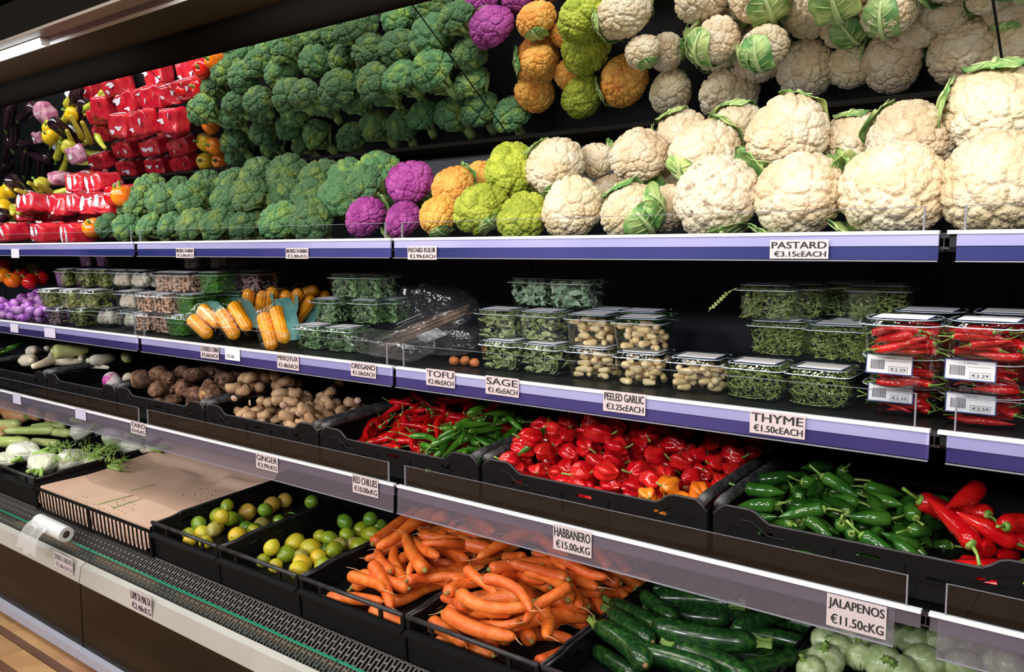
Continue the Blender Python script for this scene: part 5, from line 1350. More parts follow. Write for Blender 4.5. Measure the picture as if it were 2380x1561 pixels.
def low_crate(xa, xb, y0, dep, zb, h, slope, label, liner=.03, bars=True):
    """wide shallow crate of the lower shelf with wavy front wall and tubular side grips"""
    w = xb - xa; hw_ = w / 2 - .003
    t = thing('produce_crate', label, 'crate', ((xa + xb) / 2, y0, zb), (math.atan(slope), 0, 0), 'black crates on the lower shelf')
    def zf(x):
        e = abs(x) / hw_
        if e > .93: return h - .022 * (e - .93) / .07
        if e > .74: return h
        if e > .60: return h - .022 * (0.5 - .5 * math.cos(PI * (.74 - e) / .14))
        return h - .022
    sl = [(-.20, -.17, .052, .061), (.17, .20, .052, .061), (-.135, -.095, .034, .043), (.095, .135, .034, .043), (-.02, .02, .052, .060)]
    f = holed_wall(-hw_, hw_, zf, sl, 0, .004).obj('front_wall', BLACK, t)
    rb = MB()
    for sg in (-1, 1):
        for k in range(3): rb.box(sg * hw_ * .86 - .014, sg * hw_ * .86 + .014, -.0022, 0, .040 + k * .010, .0425 + k * .010)
        pts = [(sg * x, -.001, zf(sg * x) - .022) for x in np.linspace(hw_ * .5, hw_ * .80, 9)]
        rb.tube(pts, .0022, 5)
    rb.tube([(x, -.001, zf(x) - .040) for x in np.linspace(-hw_ * .8, hw_ * .8, 24)], .0022, 5)
    for x in (-.06, .06): rb.box(x - .002, x + .002, -.003, 0, .01, zf(x) - .018)
    tag(rb.obj('moulded_rib', BLACK, f), kind='stuff')
    MB().tube([(x, .002, zf(x)) for x in np.linspace(-hw_, hw_, 48)], .0028, 6).obj('front_lip', BLACKBAR, f, True)
    holed_wall(-hw_, hw_, lambda x: h - .006, [(-.08, .08, .055, .075)], dep - .006, dep - .002).obj('back_wall', BLACK, t)
    for sg in (-1, 1):
        MB().box(sg * hw_ - .002, sg * hw_ + .002, .004, dep - .006, 0, h - .012).obj('side_wall', BLACK, t)
        if bars:
            g = MB().tube([(sg * (hw_ - .012), .002, h - .002), (sg * (hw_ - .012), .03, h + .003), (sg * (hw_ - .012), dep * .5, h + .010), (sg * (hw_ - .012), dep - .05, h + .010)], .0115, 14).mesh('grip_bar', GRIPM, True)
            inst('grip_bar', g, t)
    MB().box(-hw_, hw_, .002, dep - .004, 0, .004).obj('base', BLACK, t)
    MB().box(-hw_ + .003, hw_ - .003, .005, dep - .008, .004, liner).obj('padded_liner', BLACK, t)
    return t
CR = [(-4.175, -3.612, 'lower shelf crate beyond the white radishes at the left edge'), (-3.608, -3.044, 'black crate holding the white radishes'), (-3.040, -2.474, 'black crate holding taro roots and a turnip'), (-2.470, -1.904, 'black crate holding the ginger'),
      (-1.900, -1.310, 'black crate holding red and green chillies'), (-1.304, -.720, 'black crate holding the habaneros, heaped to its rim'), (-.713, -.128, 'black crate holding jalapenos and large red chillies'), (-.122, .46, 'black crate past the right edge of the picture')]
ZB3 = H0 - .584; Y3 = 1.527; SL3 = .045
for (a, b, lb) in CR: low_crate(a, b, Y3, .40, ZB3, .098, SL3, lb)
def surf(h0, sx=0.0, xc=0.0, sy=.12):
    return lambda x, y: ZB3 + h0 + sy * (y - 1.55) + sx * (x - xc)
def heap3(a, b, lin=.03): return Heap(a + .012, b - .012, 1.535, 1.915, ZB3 + lin, SL3)
rs = np.random.RandomState(101)
# chillies
hp = heap3(-1.900, -1.310)
tg_r = lambda x, y: ZB3 + .090 + .27 * (y - 1.55) - .10 * max(0, x + 1.50) - .20 * max(0, -x - 1.82)
wr = lambda x, y: (x < -1.56 + (y - 1.54) * .52)
pour(hp, P_GCHI, 34, lambda x, y: -9 if wr(x, y) else ZB3 + .058 + .02 * y, 'green_chilli', zoned('slender green chilli in the chilli crate', -1.6, -1.31, 1.54, 1.9), 'chilli', 'green chillies in the chilli crate', rs, sink=.25, stop=-1)
pour(hp, P_CHI, 70, lambda x, y: tg_r(x, y) - .02 if wr(x, y) else -9, 'red_chilli', zoned('slender red chilli in the chilli crate', -1.9, -1.4, 1.54, 1.9), 'chilli', 'red chillies in the chilli crate', rs, sink=.25, stop=-1)
pour(hp, P_CHI, 85, lambda x, y: tg_r(x, y) + .02 if wr(x, y) else -9, 'red_chilli', zoned('slender red chilli in the chilli crate', -1.9, -1.4, 1.54, 1.9), 'chilli', 'red chillies in the chilli crate', rs, sink=.25, stop=-1)
pour(hp, P_GCHI, 46, lambda x, y: -9 if wr(x, y) else ZB3 + .082 + .15 * (y - 1.55), 'green_chilli', zoned('slender green chilli in the chilli crate', -1.6, -1.31, 1.54, 1.9), 'chilli', 'green chillies in the chilli crate', rs, sink=.25, stop=-1)
# habaneros
hp = heap3(-1.304, -.720)
pour(hp, P_HAB, 7, lambda x, y: ZB3 + .07, 'habanero', 'orange habanero at the right front of the habanero crate', 'chilli', 'orange habaneros', rs, mat=HABO, region=(-.88, -.735, 1.545, 1.60), sink=.25, stop=-1)
tg = lambda x, y: ZB3 + .108 + .16 * (y - 1.55) - .10 * max(0, x + 1.0) + .03 * math.exp(-((x + 1.12) ** 2 + (y - 1.7) ** 2) / .02)
pour(hp, P_HAB, 255, tg, 'habanero', zoned('glossy red habanero', -1.30, -.72, 1.54, 1.9), 'chilli', 'red habaneros', rs, sink=.38, mat=lambda r: HAB, scale=(.9, 1.2), stop=-.012)
# jalapenos and red ones
hp = heap3(-.713, -.128, .02)
pour(hp, P_JAL, 90, lambda x, y: ZB3 + .085 + .12 * (y - 1.55) + .02 * math.exp(-((x + .52) ** 2) / .01) - (9 if x > -.36 else 0), 'jalapeno', zoned('dark green jalapeno', -.68, -.34, 1.54, 1.8), 'chilli', 'green jalapenos', rs, sink=.2, stop=-1, region=(-.66, -.32, 1.55, 1.80))
pour(hp, P_RJAL, 17, lambda x, y: ZB3 + .075, 'large_red_chilli', zoned('broad red chilli beside the jalapenos', -.40, -.13, 1.54, 1.74), 'chilli', 'large red chillies', rs, sink=.2, stop=-1, region=(-.37, -.15, 1.55, 1.68))
# ginger, taro, radishes, turnips
hp = heap3(-2.470, -1.904, .03)
k_ = [0]
for o in pour(hp, P_GIN, 28, lambda x, y: ZB3 + .105 + .03 * math.exp(-((x + 2.3) ** 2) / .01), 'ginger_root', 'x', 'ginger', 'ginger roots in the crate', rs, sink=.35, stop=-1, region=(-2.42, -1.95, 1.56, 1.78), scale=(1.1, 1.4)):
    u_ = 'left' if o.location.x < -2.3 else ('middle' if o.location.x < -2.1 else 'right'); f_ = 'front' if o.location.y < 1.66 else 'back'
    o['label'] = 'knobbly tan ginger root, %s %s of its crate, lying %s' % (f_, u_, 'on top' if o.location.z > ZB3 + .085 else 'low'); o['group'] = 'ginger roots, %s %s %s' % (f_, u_, 'upper' if o.location.z > ZB3 + .085 else 'lower')
lie(P_GIN[1], 'ginger_root', 'forked ginger root standing up at the right back', 'ginger', at(768, 912, 1.75), .9, .8, 0, 'standing ginger roots', None, 1.25)
lie(P_GIN[3], 'ginger_root', 'ginger finger tip rising highest under the OREGANO card', 'ginger', at(792, 888, 1.78), .7, .7, 0, 'standing ginger roots', None, .8)
hp = heap3(-3.040, -2.474, .03)
TN = 0
for o in pour(hp, P_TARO, 34, lambda x, y: ZB3 + .115 + .12 * (y - 1.6) - .2 * max(0, x + 2.6), 'taro_root', 'x', 'taro', 'taro', rs, sink=.25, stop=-1, region=(-2.88, -2.50, 1.55, 1.80), scale=(.85, 1.15)):
    u_ = 'left' if o.location.x < -2.78 else ('middle' if o.location.x < -2.64 else 'right'); f_ = 'front' if o.location.y < 1.66 else 'back'
    up = 'on top' if o.location.z > ZB3 + .095 else 'low'
    o['label'] = 'brown ringed taro root, %s %s of its crate, lying %s' % (f_, u_, up); o['group'] = 'taro roots, %s %s %s' % (f_, u_, up)
lie(P_TARO[1], 'taro_root', 'taro root with a broad orange-brown cut face at the left', 'taro', at(332, 882, 1.60), -2.0, -.1, 0, 'cut taro roots', None, 1.25)
lie(P_TARO[1], 'taro_root', 'taro root with a pale cut face at the front centre', 'taro', at(492, 915, 1.60), -1.5, -.1, 0, 'cut taro roots', None, 1.15)
lie(P_TARO[0], 'taro_root', 'round taro root at the very top of the taro pile', 'taro', at(516, 862, 1.76), -1.4, 0, 0, 'upper taro roots', None, 1.2)
lie(P_TARO[2], 'taro_root', 'largest taro root, long and lying at the back right', 'taro', at(612, 872, 1.80), .1, 0, 0, 'upper taro roots', None, 1.45)
for (u, v, Y, sc, lb) in [(260, 884, 1.60, .95, 'purple and white turnip at the left of the taro crate'), (300, 880, 1.70, .7, 'small white turnip behind the purple one')]:
    D, Fc = ico(4); V = D * .036; V[:, 0] += np.where(D[:, 0] > .6, (D[:, 0] - .6) * .02, 0)
    t = thing('turnip', lb, 'turnip', at(u, v, Y), (0, .3, .4), None, sc); inst('skin', mesh('skin', V, Fc, TURN if sc > .9 else DAIK), t)
    MB().tube([(.038, 0, 0), (.05, 0, 0), (.064, .002, 0)], [.006, .003, .0012], 6).obj('tap_root', DAIK, t, True)
def radish(seed, L, r, bend, mat, label, p, yaw, pitch, sc=1.0, top=False):
    me, q, rr = body_tube('root', L, lambda t: r * rnd(t, .12, .03) * (1 - .55 * t ** 1.6), bend, mat, 16, 12, .03, seed)
    m = MB(); m.tube([(-L / 2 + .004, 0, 0), (-L / 2 - .004, 0, 0)], [r * .55, r * .42], 10)
    lie(Proto(me, q, rr, [('crown', m.mesh('crown', SQUASH, True))], 'root'), 'white_radish', label, 'radish', p, yaw, pitch, 0, 'white radishes', None, sc)
for k, a in enumerate([(.20, .028, .03, DAIK, 'thick white radish lying lowest at the far left', (60, 838), 1.60, -.2, .1), (.18, .027, .02, DAIK, 'white radish lying above the far left one', (72, 815), 1.66, -.3, .15),
        (.16, .025, .03, DAIK, 'white radish pointing down to the crate rim', (100, 838), 1.60, -1.0, -.2), (.15, .026, .01, DAIK, 'white radish in the middle of the pile', (150, 838), 1.66, .3, 0), (.13, .025, .0, DAIK, 'white radish behind with its crown up', (120, 812), 1.75, -.8, .2),
        (.14, .033, .0, DAIKG, 'large pale green radish with its crown facing the aisle', (164, 815), 1.66, 1.35, 0), (.12, .023, .0, DAIKG, 'green radish alone at the right of the pile', (292, 828), 1.78, 2.8, 0), (.17, .024, -.05, DAIK, 'white radish curving down at the right', (230, 832), 1.74, 2.2, .0),
        (.26, .016, .01, DAIK, 'long thin white radish lying flat behind the crate bar', (205, 850), 1.70, .2, 0), (.11, .02, .0, DAIK, 'short white radish right of the green crown', (190, 832), 1.70, -.5, 0)]):
    radish(70 + k, a[0], a[1], a[2], a[3], a[4], at(*a[5], a[6]), a[7], a[8])
for k, (u, v, Y) in enumerate([(20, 812, 1.70), (40, 800, 1.80)]):
    lie(P_GCHI[k], 'green_chilli', 'stray green chilli behind the radishes, %s one' % ['lower', 'upper'][k], 'chilli', at(u, v, Y), .4 + k, .3, 0, 'stray green chillies')
lie(P_GCHI[2], 'green_chilli', 'curved green chilli hanging over into the habanero crate', 'chilli', at(1222, 1035, 1.60), -2.2, -.7, 0, 'overhanging chilli')

# ------------------------------------------------------------------ bottom deck
ZB4 = H0 - .972; Y4 = 1.38; SL4 = .075; RIM = .117
def deep_crate(xa, xb, label, liner=.03, front='rod', slots=True):
    w = xb - xa; hw_ = w / 2 - .003; dep = .60; h = RIM
    t = thing('produce_crate', label, 'crate', ((xa + xb) / 2, Y4, ZB4), (math.atan(SL4), 0, 0), 'black crates on the bottom deck')
    hf = h - .030
    f = holed_wall(-hw_, hw_, lambda x: hf, [], .004, .008).obj('front_wall', BLACK, t)
    MB().tube([(-hw_, .004, h), (hw_, .004, h)], .0062, 10).obj('front_rod', BLACKBAR, t, True)
    MB().prism([(-.012, hf - .012), (-.012, hf - .006), (.006, hf), (.006, hf - .012)], -hw_ - .002, hw_ + .002).obj('front_ledge', BLACK, f)
    pm_ = MB()
    for x in (-hw_ + .05, 0, hw_ - .05): pm_.box(x - .012, x + .012, .004, .008, hf, h - .002)
    pm_.obj('rod_support', BLACK, f) if False else None
    for x in (-hw_ + .004, -hw_ + .08, hw_ - .08, hw_ - .004): MB().box(x - .006, x + .006, .003, .008, hf, h - .003).obj('rod_support', BLACK, f)
    for sg in (-1, 1):
        m = MB(); ys = np.linspace(.004, dep, 31)
        sl = [(.10, .14), (.20, .24), (.40, .44), (.48, .52)]
        for a, b in zip(ys[:-1], ys[1:]):
            tp = h - (.0 if a > .10 else .004)
            if slots and any(a >= s0 - .011 and b <= s1 + .011 for s0, s1 in sl):
                m.box(sg * hw_ - .0015, sg * hw_ + .0015, a, b, 0, h - .034); m.box(sg * hw_ - .0015, sg * hw_ + .0015, a, b, h - .022, tp)
            else: m.box(sg * hw_ - .0015, sg * hw_ + .0015, a, b, 0, tp)
        s_ = m.obj('side_wall', BLACK, t)
        MB().tube([(sg * hw_, .01, h - .004), (sg * hw_, .07, h - .004), (sg * hw_, .11, h + .003), (sg * hw_, dep, h + .003)], .0038, 6).obj('side_lip', BLACKBAR, s_, True)
    holed_wall(-hw_, hw_, lambda x: h, [(-.06, .06, .08, .098)], dep - .004, dep).obj('back_wall', BLACK, t)
    MB().box(-hw_, hw_, .004, dep, 0, .004).obj('base', BLACK, t)
    if liner > .005: MB().box(-hw_ + .003, hw_ - .003, .009, dep - .006, .004, liner).obj('padded_liner', BLACK, t)
    return t
DK = [(-4.62, -4.215, 'bottom crate outside the picture beyond the orange squashes', .06), (-4.21, -3.805, 'bottom crate holding tan squashes at the left edge', .07), (-3.80, -3.404, 'bottom crate holding fennel bulbs and pale marrows', .065), (-2.556, -2.19, 'bottom crate holding the left group of lemons and limes', .03),
      (-2.186, -1.818, 'bottom crate holding the right group of limes', .03), (-1.812, -1.418, 'bottom crate holding the left heap of carrots', .05), (-1.413, -1.020, 'bottom crate holding the right heap of carrots', .05), (-1.014, -.61, 'bottom crate holding the dark courgettes', .05), (-.605, -.20, 'bottom crate holding the round pale squashes', .05), (-.195, .21, 'bottom crate beyond the right picture edge', .03)]
for (a, b, lb, ln) in DK: deep_crate(a, b, lb, ln)
def fl(y, lift=0.0): return ZB4 + lift + SL4 * (y - Y4)
def dpt(u, v, lift): return on_plane(u, v, ZB4 + lift, SL4, Y4)
def heap4(a, b, ln): return Heap(a + .008, b - .008, Y4 + .012, Y4 + .59, ZB4 + ln, SL4)

# wide basket lined with brown paper
bx0, bx1 = -3.400, -2.560; w = bx1 - bx0
t = thing('lined_basket', 'wide empty black basket lined with perforated brown paper, barred front', 'basket', ((bx0 + bx1) / 2, Y4, ZB4), (math.atan(SL4), 0, 0))
hw_ = w / 2 - .003
for (a, b) in ((-hw_ + .012, -.008), (.008, hw_ - .004)):
    m = MB(); n = 15
    for k in range(n + 1):
        x = a + (b - a) * k / n; m.box(x - .0024, x + .0024, -.004, 0, .004, .086)
    g = tag(m.obj('front_grid', BLACK, t), kind='stuff')
    MB().box(a - .004, b + .004, -.005, .001, .0, .010).obj('grid_rail', BLACK, t); MB().box(a - .004, b + .004, -.008, .001, .083, .090).obj('grid_rail', BLACK, t)
for x in (-hw_, -.0, hw_): MB().box(x - .006, x + .006, -.006, .003, 0, .088).obj('corner_post', BLACK, t)
for sg in (-1, 1): MB().box(sg * hw_ - .002, sg * hw_ + .002, 0, .60, 0, .10).obj('side_wall', BLACK, t)
MB().box(-hw_, hw_, .59, .60, 0, .11).obj('back_wall', BLACK, t); MB().box(-hw_, hw_, 0, .60, 0, .004).obj('base', BLACK, t)
nx, ny = 46, 44; V = []; Fc = []; r = np.random.RandomState(4)
def paper_z(x, y):
    zz = .062 + .006 * math.sin(x * 7 + 1) * math.sin(y * 9) + .0015 * math.sin(x * 31 + y * 23)
    if y < .015: zz = .006 + (y / .015) * .055
    ex = hw_ - abs(x)
    if ex < .05: zz += (.05 - ex) * .55
    if y > .46: zz += (y - .46) * .55 + .012 * math.sin(x * 14)
    if y > .30: zz += .010 * abs(math.sin((x + y * .6) * 11)) * min(1, (y - .30) * 6)
    if x > .12 and y > .36: zz += .022 * math.exp(-((y - .44 - .2 * (x - .12)) / .02) ** 2)
    return zz
for j in range(ny):
    y = .001 + (j / (ny - 1)) ** 1.3 * .585
    for i in range(nx):
        x = -hw_ + .004 + (w - .014) * i / (nx - 1); V.append((x, y, paper_z(x, y)))
Fc = [(j * nx + i, j * nx + i + 1, (j + 1) * nx + i + 1, (j + 1) * nx + i) for j in range(ny - 1) for i in range(nx - 1)]
pl = inst('paper_liner', mesh('paper_liner', V, Fc, KRAFT), t)
m = MB()
for (cx, cy, nn_) in ((.18, .33, 22), (.05, .09, 22), (-.15, .10, 8)):
    for k in range(nn_):
        x = cx + (k % 6 - 2.5) * .026 + r.uniform(-.006, .006); y = cy + (k // 6 - 1.5) * .028 + r.uniform(-.006, .006); q = r.uniform(.0016, .0034)
        m.tube([(x, y, paper_z(x, y) - .001), (x, y, paper_z(x, y) + .0007)], q, 6)
tag(m.obj('perforations', HOLE, pl), kind='stuff')
for k, (pa, pb, rr) in enumerate([((225, 1172), (310, 1150), .0022), ((262, 1180), (330, 1158), .0018), ((300, 1140), (362, 1125), .0016)]):
    A = dpt(*pa, .068); B = dpt(*pb, .070); C_ = (A + B) / 2
    o = MB().tube([(A - C_), (Vector((.003, .004, .002))), (B - C_)], [rr, rr * .8, rr * .5], 5).obj('onion_shoot', COURGS, None, True, loc=C_)
    tag(o, 'thin green shoot lying on the brown paper, %s one' % ['longest', 'lower right', 'faded upper'][k], 'vegetable scrap')
o = inst('dry_leaf', lump(90, .03, .008, SCAR, sub=3), None, loc=dpt(368, 1172, .066), scale=(1, 1, .3)); tag(o, 'brown dry scrap on the front of the paper liner', 'vegetable scrap')

# citrus
L1 = [(575, 1187, 1.25, LEMONB, 0), (632, 1170, 1.15, LEMONB, 2), (662, 1158, 1.15, LEMONB, 1), (724, 1160, 1.05, LIMEG, 1), (480, 1200, 1.1, LIME, 0), (516, 1197, .9, LIME, 0), (549, 1200, .9, LIMEG, 0), (505, 1219, 1.0, LEMON, 1), (537, 1215, 1., LIME, 0),
      (571, 1218, .95, LIMEG, 1), (617, 1203, .95, LIMEG, 0), (648, 1200, .85, LIMEG, 1), (608, 1212, 1., LIMEB, 0), (453, 1222, 1., LIMEG, 0), (438, 1232, .9, LIME, 0), (470, 1234, 1.05, LEMON, 0), (497, 1246, .95, LIMEB, 0), (517, 1240, 1., LEMON, 1), (552, 1240, 1.1, LEMON, 2), (590, 1222, .9, LIME, 1), (478, 1252, .9, LEMON, 0), (440, 1248, .9, LEMON, 1)]
L2 = [(885, 1217, 1.05, LIMEG, 1), (838, 1223, 1.0, LIME, 0), (802, 1226, 1., LIMEG, 0), (857, 1236, 1., LIME, 0), (806, 1237, 1.05, LIME, 1), (744, 1238, .95, LIME, 1), (766, 1245, 1., LIME, 0), (862, 1249, .98, LIMEG, 1), (824, 1256, .95, LIMEB, 1), (790, 1258, .98, LIMEB, 0),
      (838, 1268, 1.15, LIME, 2), (865, 1258, 1.0, LIME, 0), (685, 1258, 1.12, LEMON, 2), (722, 1270, 1.15, LEMON, 2), (757, 1264, .75, LIMEG, 0), (664, 1282, 1.1, LIME, 0), (700, 1283, .92, LIMEB, 1), (740, 1288, 1.05, LEMON, 1), (777, 1283, 1., LIME, 0), (632, 1290, .95, LEMON, 0), (612, 1293, .9, LIME, 1), (702, 1302, .98, LEMON, 2), (694, 1318, 1.1, LEMON, 0), (752, 1310, 1.1, LIME, 0), (640, 1305, .9, LEMON, 1)]
CN = {id(LEMON): ('lemon', 'bright yellow lemon'), id(LEMONB): ('lemon', 'browning yellow lemon'), id(LIME): ('lime', 'yellow-green lime'), id(LIMEG): ('lime', 'deep green lime'), id(LIMEB): ('lime', 'dull brownish lime')}
CITS = []
for (xa, xb, LL, gn) in ((-2.556, -2.19, L1, 'left citrus crate'), (-2.186, -1.818, L2, 'right citrus crate')):
    hp = heap4(xa, xb, .03); cnt = {}; LL = sorted(LL, key=lambda q: -q[1])
    for (u, v, sc, mt, pi_) in LL:
        q = dpt(u, v, .058); pr = P_CIT[pi_]
        x = min(max(q.x, xa + .03), xb - .03); y = max(q.y, Y4 + .035)
        yaw = random.uniform(0, 6.28)
        loc, rot = hp.settle(pr, x, y, yaw, sc, .25)
        rot = rot @ Matrix.Rotation(random.uniform(-.8, .8), 3, 'Y')
        nm, ds = CN[id(mt)]; key = ds; cnt[key] = cnt.get(key, 0) + 1
        make(pr, nm, '%s in the %s, %s of its colour from the front' % (ds, gn, ORD[cnt[key] - 1]), nm, 'citrus fruit in the ' + gn, loc, rot.to_euler(), mt, sc)
def leafcard(name, label, p, L, w, yaw, pitch, mat=CHLEAF):
    n = 9; V = []
    for s_ in (0, 1):
        for i in range(n):
            t_ = i / (n - 1); ww = w * math.sin(PI * min(1, t_ * .9 + .05)) ** .8
            for j in (-1, 0, 1): V.append((L * (t_ - .5), j * ww / 2, .006 * math.sin(3 * t_) + (.003 if j else 0) - s_ * .0006))
    Fc = []
    for i in range(n - 1):
        for j in (0, 1):
            a = i * 3 + j; Fc.append((a, a + 3, a + 4, a + 1)); a += n * 3; Fc.append((a, a + 1, a + 4, a + 3))
    o = inst(name, mesh(name, V, Fc, mat), None, loc=p, rot=(0, pitch, yaw)); return tag(o, label, 'leaf')
leafcard('citrus_leaf', 'green citrus leaf standing at the back of the left citrus crate', at(778, 1155, 1.80), .07, .022, .3, -.35)
leafcard('citrus_leaf', 'small green leaf beside the limes in the left crate', dpt(672, 1197, .08), .045, .014, .2, -.2)
leafcard('citrus_leaf', 'dark curled leaf between lemons in the left crate', dpt(597, 1222, .06), .03, .016, 1.0, .5, LIMEG)
lie(P_CIT[0], 'lime', 'yellow-green lime wedged at the back corner by the carrots', 'lime', at(955, 1214, 1.86), .3, 0, 0, 'back corner lime', LIME, .9)

# carrots
rs = np.random.RandomState(55)
def yawc(r): return (r.uniform(-.75, .35) if r.rand() < .8 else r.uniform(.4, 1.6)) + (PI if r.rand() < .5 else 0)
CP = P_CAR
def lab_carrot(which, xa, xb):
    def f(i, p):
        u_ = 'left' if p.x < xa + (xb - xa) / 3 else ('middle' if p.x < xa + 2 * (xb - xa) / 3 else 'right')
        f_ = 'front' if p.y < Y4 + .18 else ('centre' if p.y < Y4 + .36 else 'back')
        return 'orange carrot at the %s %s of the %s carrot heap' % (f_, u_, which)
    return f
for (xa, xb, wh) in ((-1.812, -1.418, 'left'), (-1.413, -1.020, 'right')):
    hp = heap4(xa, xb, .05)
    lo_ = .105 if wh == 'left' else .125
    tg = (lambda x, y: fl(y, .088 + .14 * max(0, y - 1.50) - (.03 if x < -1.70 and y < 1.62 else 0))) if wh == 'left' else (lambda x, y: fl(y, .118 + .16 * max(0, y - 1.55) + .02 * math.exp(-((x + 1.2) / .12) ** 2)))
    for o in pour(hp, CP, 84 if wh == 'left' else 110, tg, 'carrot', lab_carrot(wh, xa, xb), 'carrot', 'carrots', rs, yawc, sink=.32, stop=-.03, scale=(.85, 1.08), maxp=.35):
        o['group'] = 'carrots: ' + o['label'].replace('orange carrot at the ', '')
for (u, v, Y, yaw, pit, pr, lb) in [(1060, 1262, 1.66, -2.7, .12, P_CARF, 'thick forked carrot with a leafy yellow-green stub, left heap'), (1172, 1342, 1.60, -1.5, .1, P_CAR[3], 'pale tipped carrot lying across the crate divider'), (1125, 1345, 1.60, -1.9, .2, P_CAR[0], 'carrot leaning over the divider with its crown up'),
                                    (1020, 1350, 1.55, .5, .15, P_CAR[4], 'long slim carrot lying diagonally in the left heap'), (1265, 1445, 1.50, -.9, .1, P_CAR[0], 'carrot pointing steeply down at the front of the right heap')]:
    lie(pr, 'carrot', lb, 'carrot', at(u, v, Y) + Vector((0, 0, .0)), yaw, pit, 0, 'single carrots')

# courgettes from their two ends in the picture
hp = Heap(-1.05, -.50, Y4 - .05, Y4 + .6, ZB4 + .05, SL4)
CG = [((1400, 1520), (1465, 1561), .07, 3, 'nearly black courgette low at the front left'), ((1690, 1500), (1560, 1475), .06, 0, 'dark courgette under the big central one'), ((1840, 1445), (1905, 1462), .07, 1, 'dark courgette in shade behind, next to the round squashes'),
      ((1560, 1420), (1655, 1432), .08, 2, 'dark courgette behind the big central one'), ((1620, 1345), (1720, 1395), .09, 0, 'courgette in deep shade under the rail'),
      ((1510, 1365), (1640, 1372), .10, 1, 'courgette lying level at the back beside the carrots'), ((1670, 1402), (1545, 1392), .10, 0, 'courgette with a star shaped stalk at its right end, back row'),
      ((1490, 1378), (1568, 1440), .11, 3, 'slim courgette slanting down behind the left pair'), ((1828, 1420), (1710, 1462), .10, 1, 'courgette sloping up to the right at the back'),
      ((1765, 1480), (1875, 1505), .09, 2, 'courgette with a blossom scar, right of the central one'), ((1645, 1512), (1800, 1535), .08, 0, 'dark courgette lying along the front right'),
      ((1425, 1402), (1530, 1455), .12, 1, 'glossy courgette behind the upper left one'), ((1416, 1418), (1518, 1492), .13, 1, 'green courgette with a yellow-green stalk at the upper left'), ((1385, 1452), (1500, 1545), .13, 0, 'thick speckled courgette at the far left'),
      ((1862, 1520), (1725, 1561), .12, 3, 'courgette with pale stalk at the lower right, tip down'), ((1480, 1512), (1660, 1565), .13, 2, 'grey glossy courgette across the front'), ((1598, 1518), (1705, 1565), .12, 0, 'courgette with small yellow tip at the front centre'),
      ((1762, 1492), (1515, 1452), .135, 0, 'big central courgette with a bright green stalk, topmost'), ((1620, 1440), (1740, 1420), .07, 2, 'dark courgette low in the shade behind'), ((1580, 1545), (1470, 1500), .08, 1, 'dark courgette low under the grey glossy one')]
for (a, b, lift, pi_, lb) in CG:
    A = dpt(*a, lift); B = dpt(*b, lift); c_ = (A + B) / 2; d = B - A; L = d.length
    pr = P_COU[pi_]; L0 = abs(pr.pts[-1][0] - pr.pts[0][0]); sc = min(1.25, max(.8, L / L0))
    yaw = math.atan2(d.y, d.x)
    loc = c_ + Vector((0, 0, 0)); rot = Matrix.Rotation(yaw, 3, 'Z') @ Matrix.Rotation(-math.asin(max(-1, min(1, d.z / L))), 3, 'Y')
    rot = rot @ Matrix.Rotation(random.choice([0, PI]), 3, 'X')
    make(pr, 'courgette', lb, 'courgette', 'courgettes in the bottom crate', loc, rot.to_euler(), None, sc)
SQ = [(1918, 1488, .80, .9, 'onion shaped'), (1990, 1486, 1.05, .6, 'large'), (1950, 1510, .85, 1.2, 'ribbed'), (1918, 1535, 1.0, .4, 'front left'), (1998, 1525, .85, -.6, 'stalk forward'), (2062, 1470, .95, .7, 'half behind the JALAPENOS card'), (2120, 1485, .95, .5, 'under the card edge'), (2187, 1492, .98, 2.2, 'scar forward'),
      (2146, 1540, 1.05, 1.9, 'veined star facing'), (2052, 1540, 1.0, .9, 'stacked ribbed'), (2236, 1548, 1.0, 2.3, 'brown scarred'), (2290, 1535, .9, .8, 'behind the scarred'), (1885, 1555, .8, .5, 'lowest left'), (2340, 1550, .95, 1.9, 'far right'), (2095, 1560, .9, .8, 'bottom middle'), (2250, 1500, .85, .6, 'back right'), (2010, 1455, .9, .6, 'upper back'), (1960, 1462, .8, .7, 'small upper back')]
for k, (u, v, sc, tl, wd) in enumerate(SQ):
    q = dpt(u, v, .135)
    ax = (random.uniform(-.5, .5), -math.sin(tl), math.cos(tl))
    t = thing('round_squash', 'pale green round squash, %s one' % wd, 'squash', q, basis(ax), 'round squashes in the bottom right crate', sc * .80)
    pr = P_SQU[k % 2]; inst('skin', pr.me, t)
    for (pn, pme) in pr.parts: inst(pn, pme, t)
hp = heap4(-.605, -.20, .05)
for k in range(12):
    x = -.56 + (k % 4) * .10; y = 1.44 + (k // 4) * .10
    t = thing('round_squash', 'pale green round squash hidden low in the bottom layer', 'squash', (x, y, fl(y, .05 + .034)), (random.uniform(-.5, .5), .3, 0), 'lower layer of round squashes', .82)
    inst('skin', P_SQU[0].me, t); inst('stalk', P_SQU[0].parts[0][1], t)

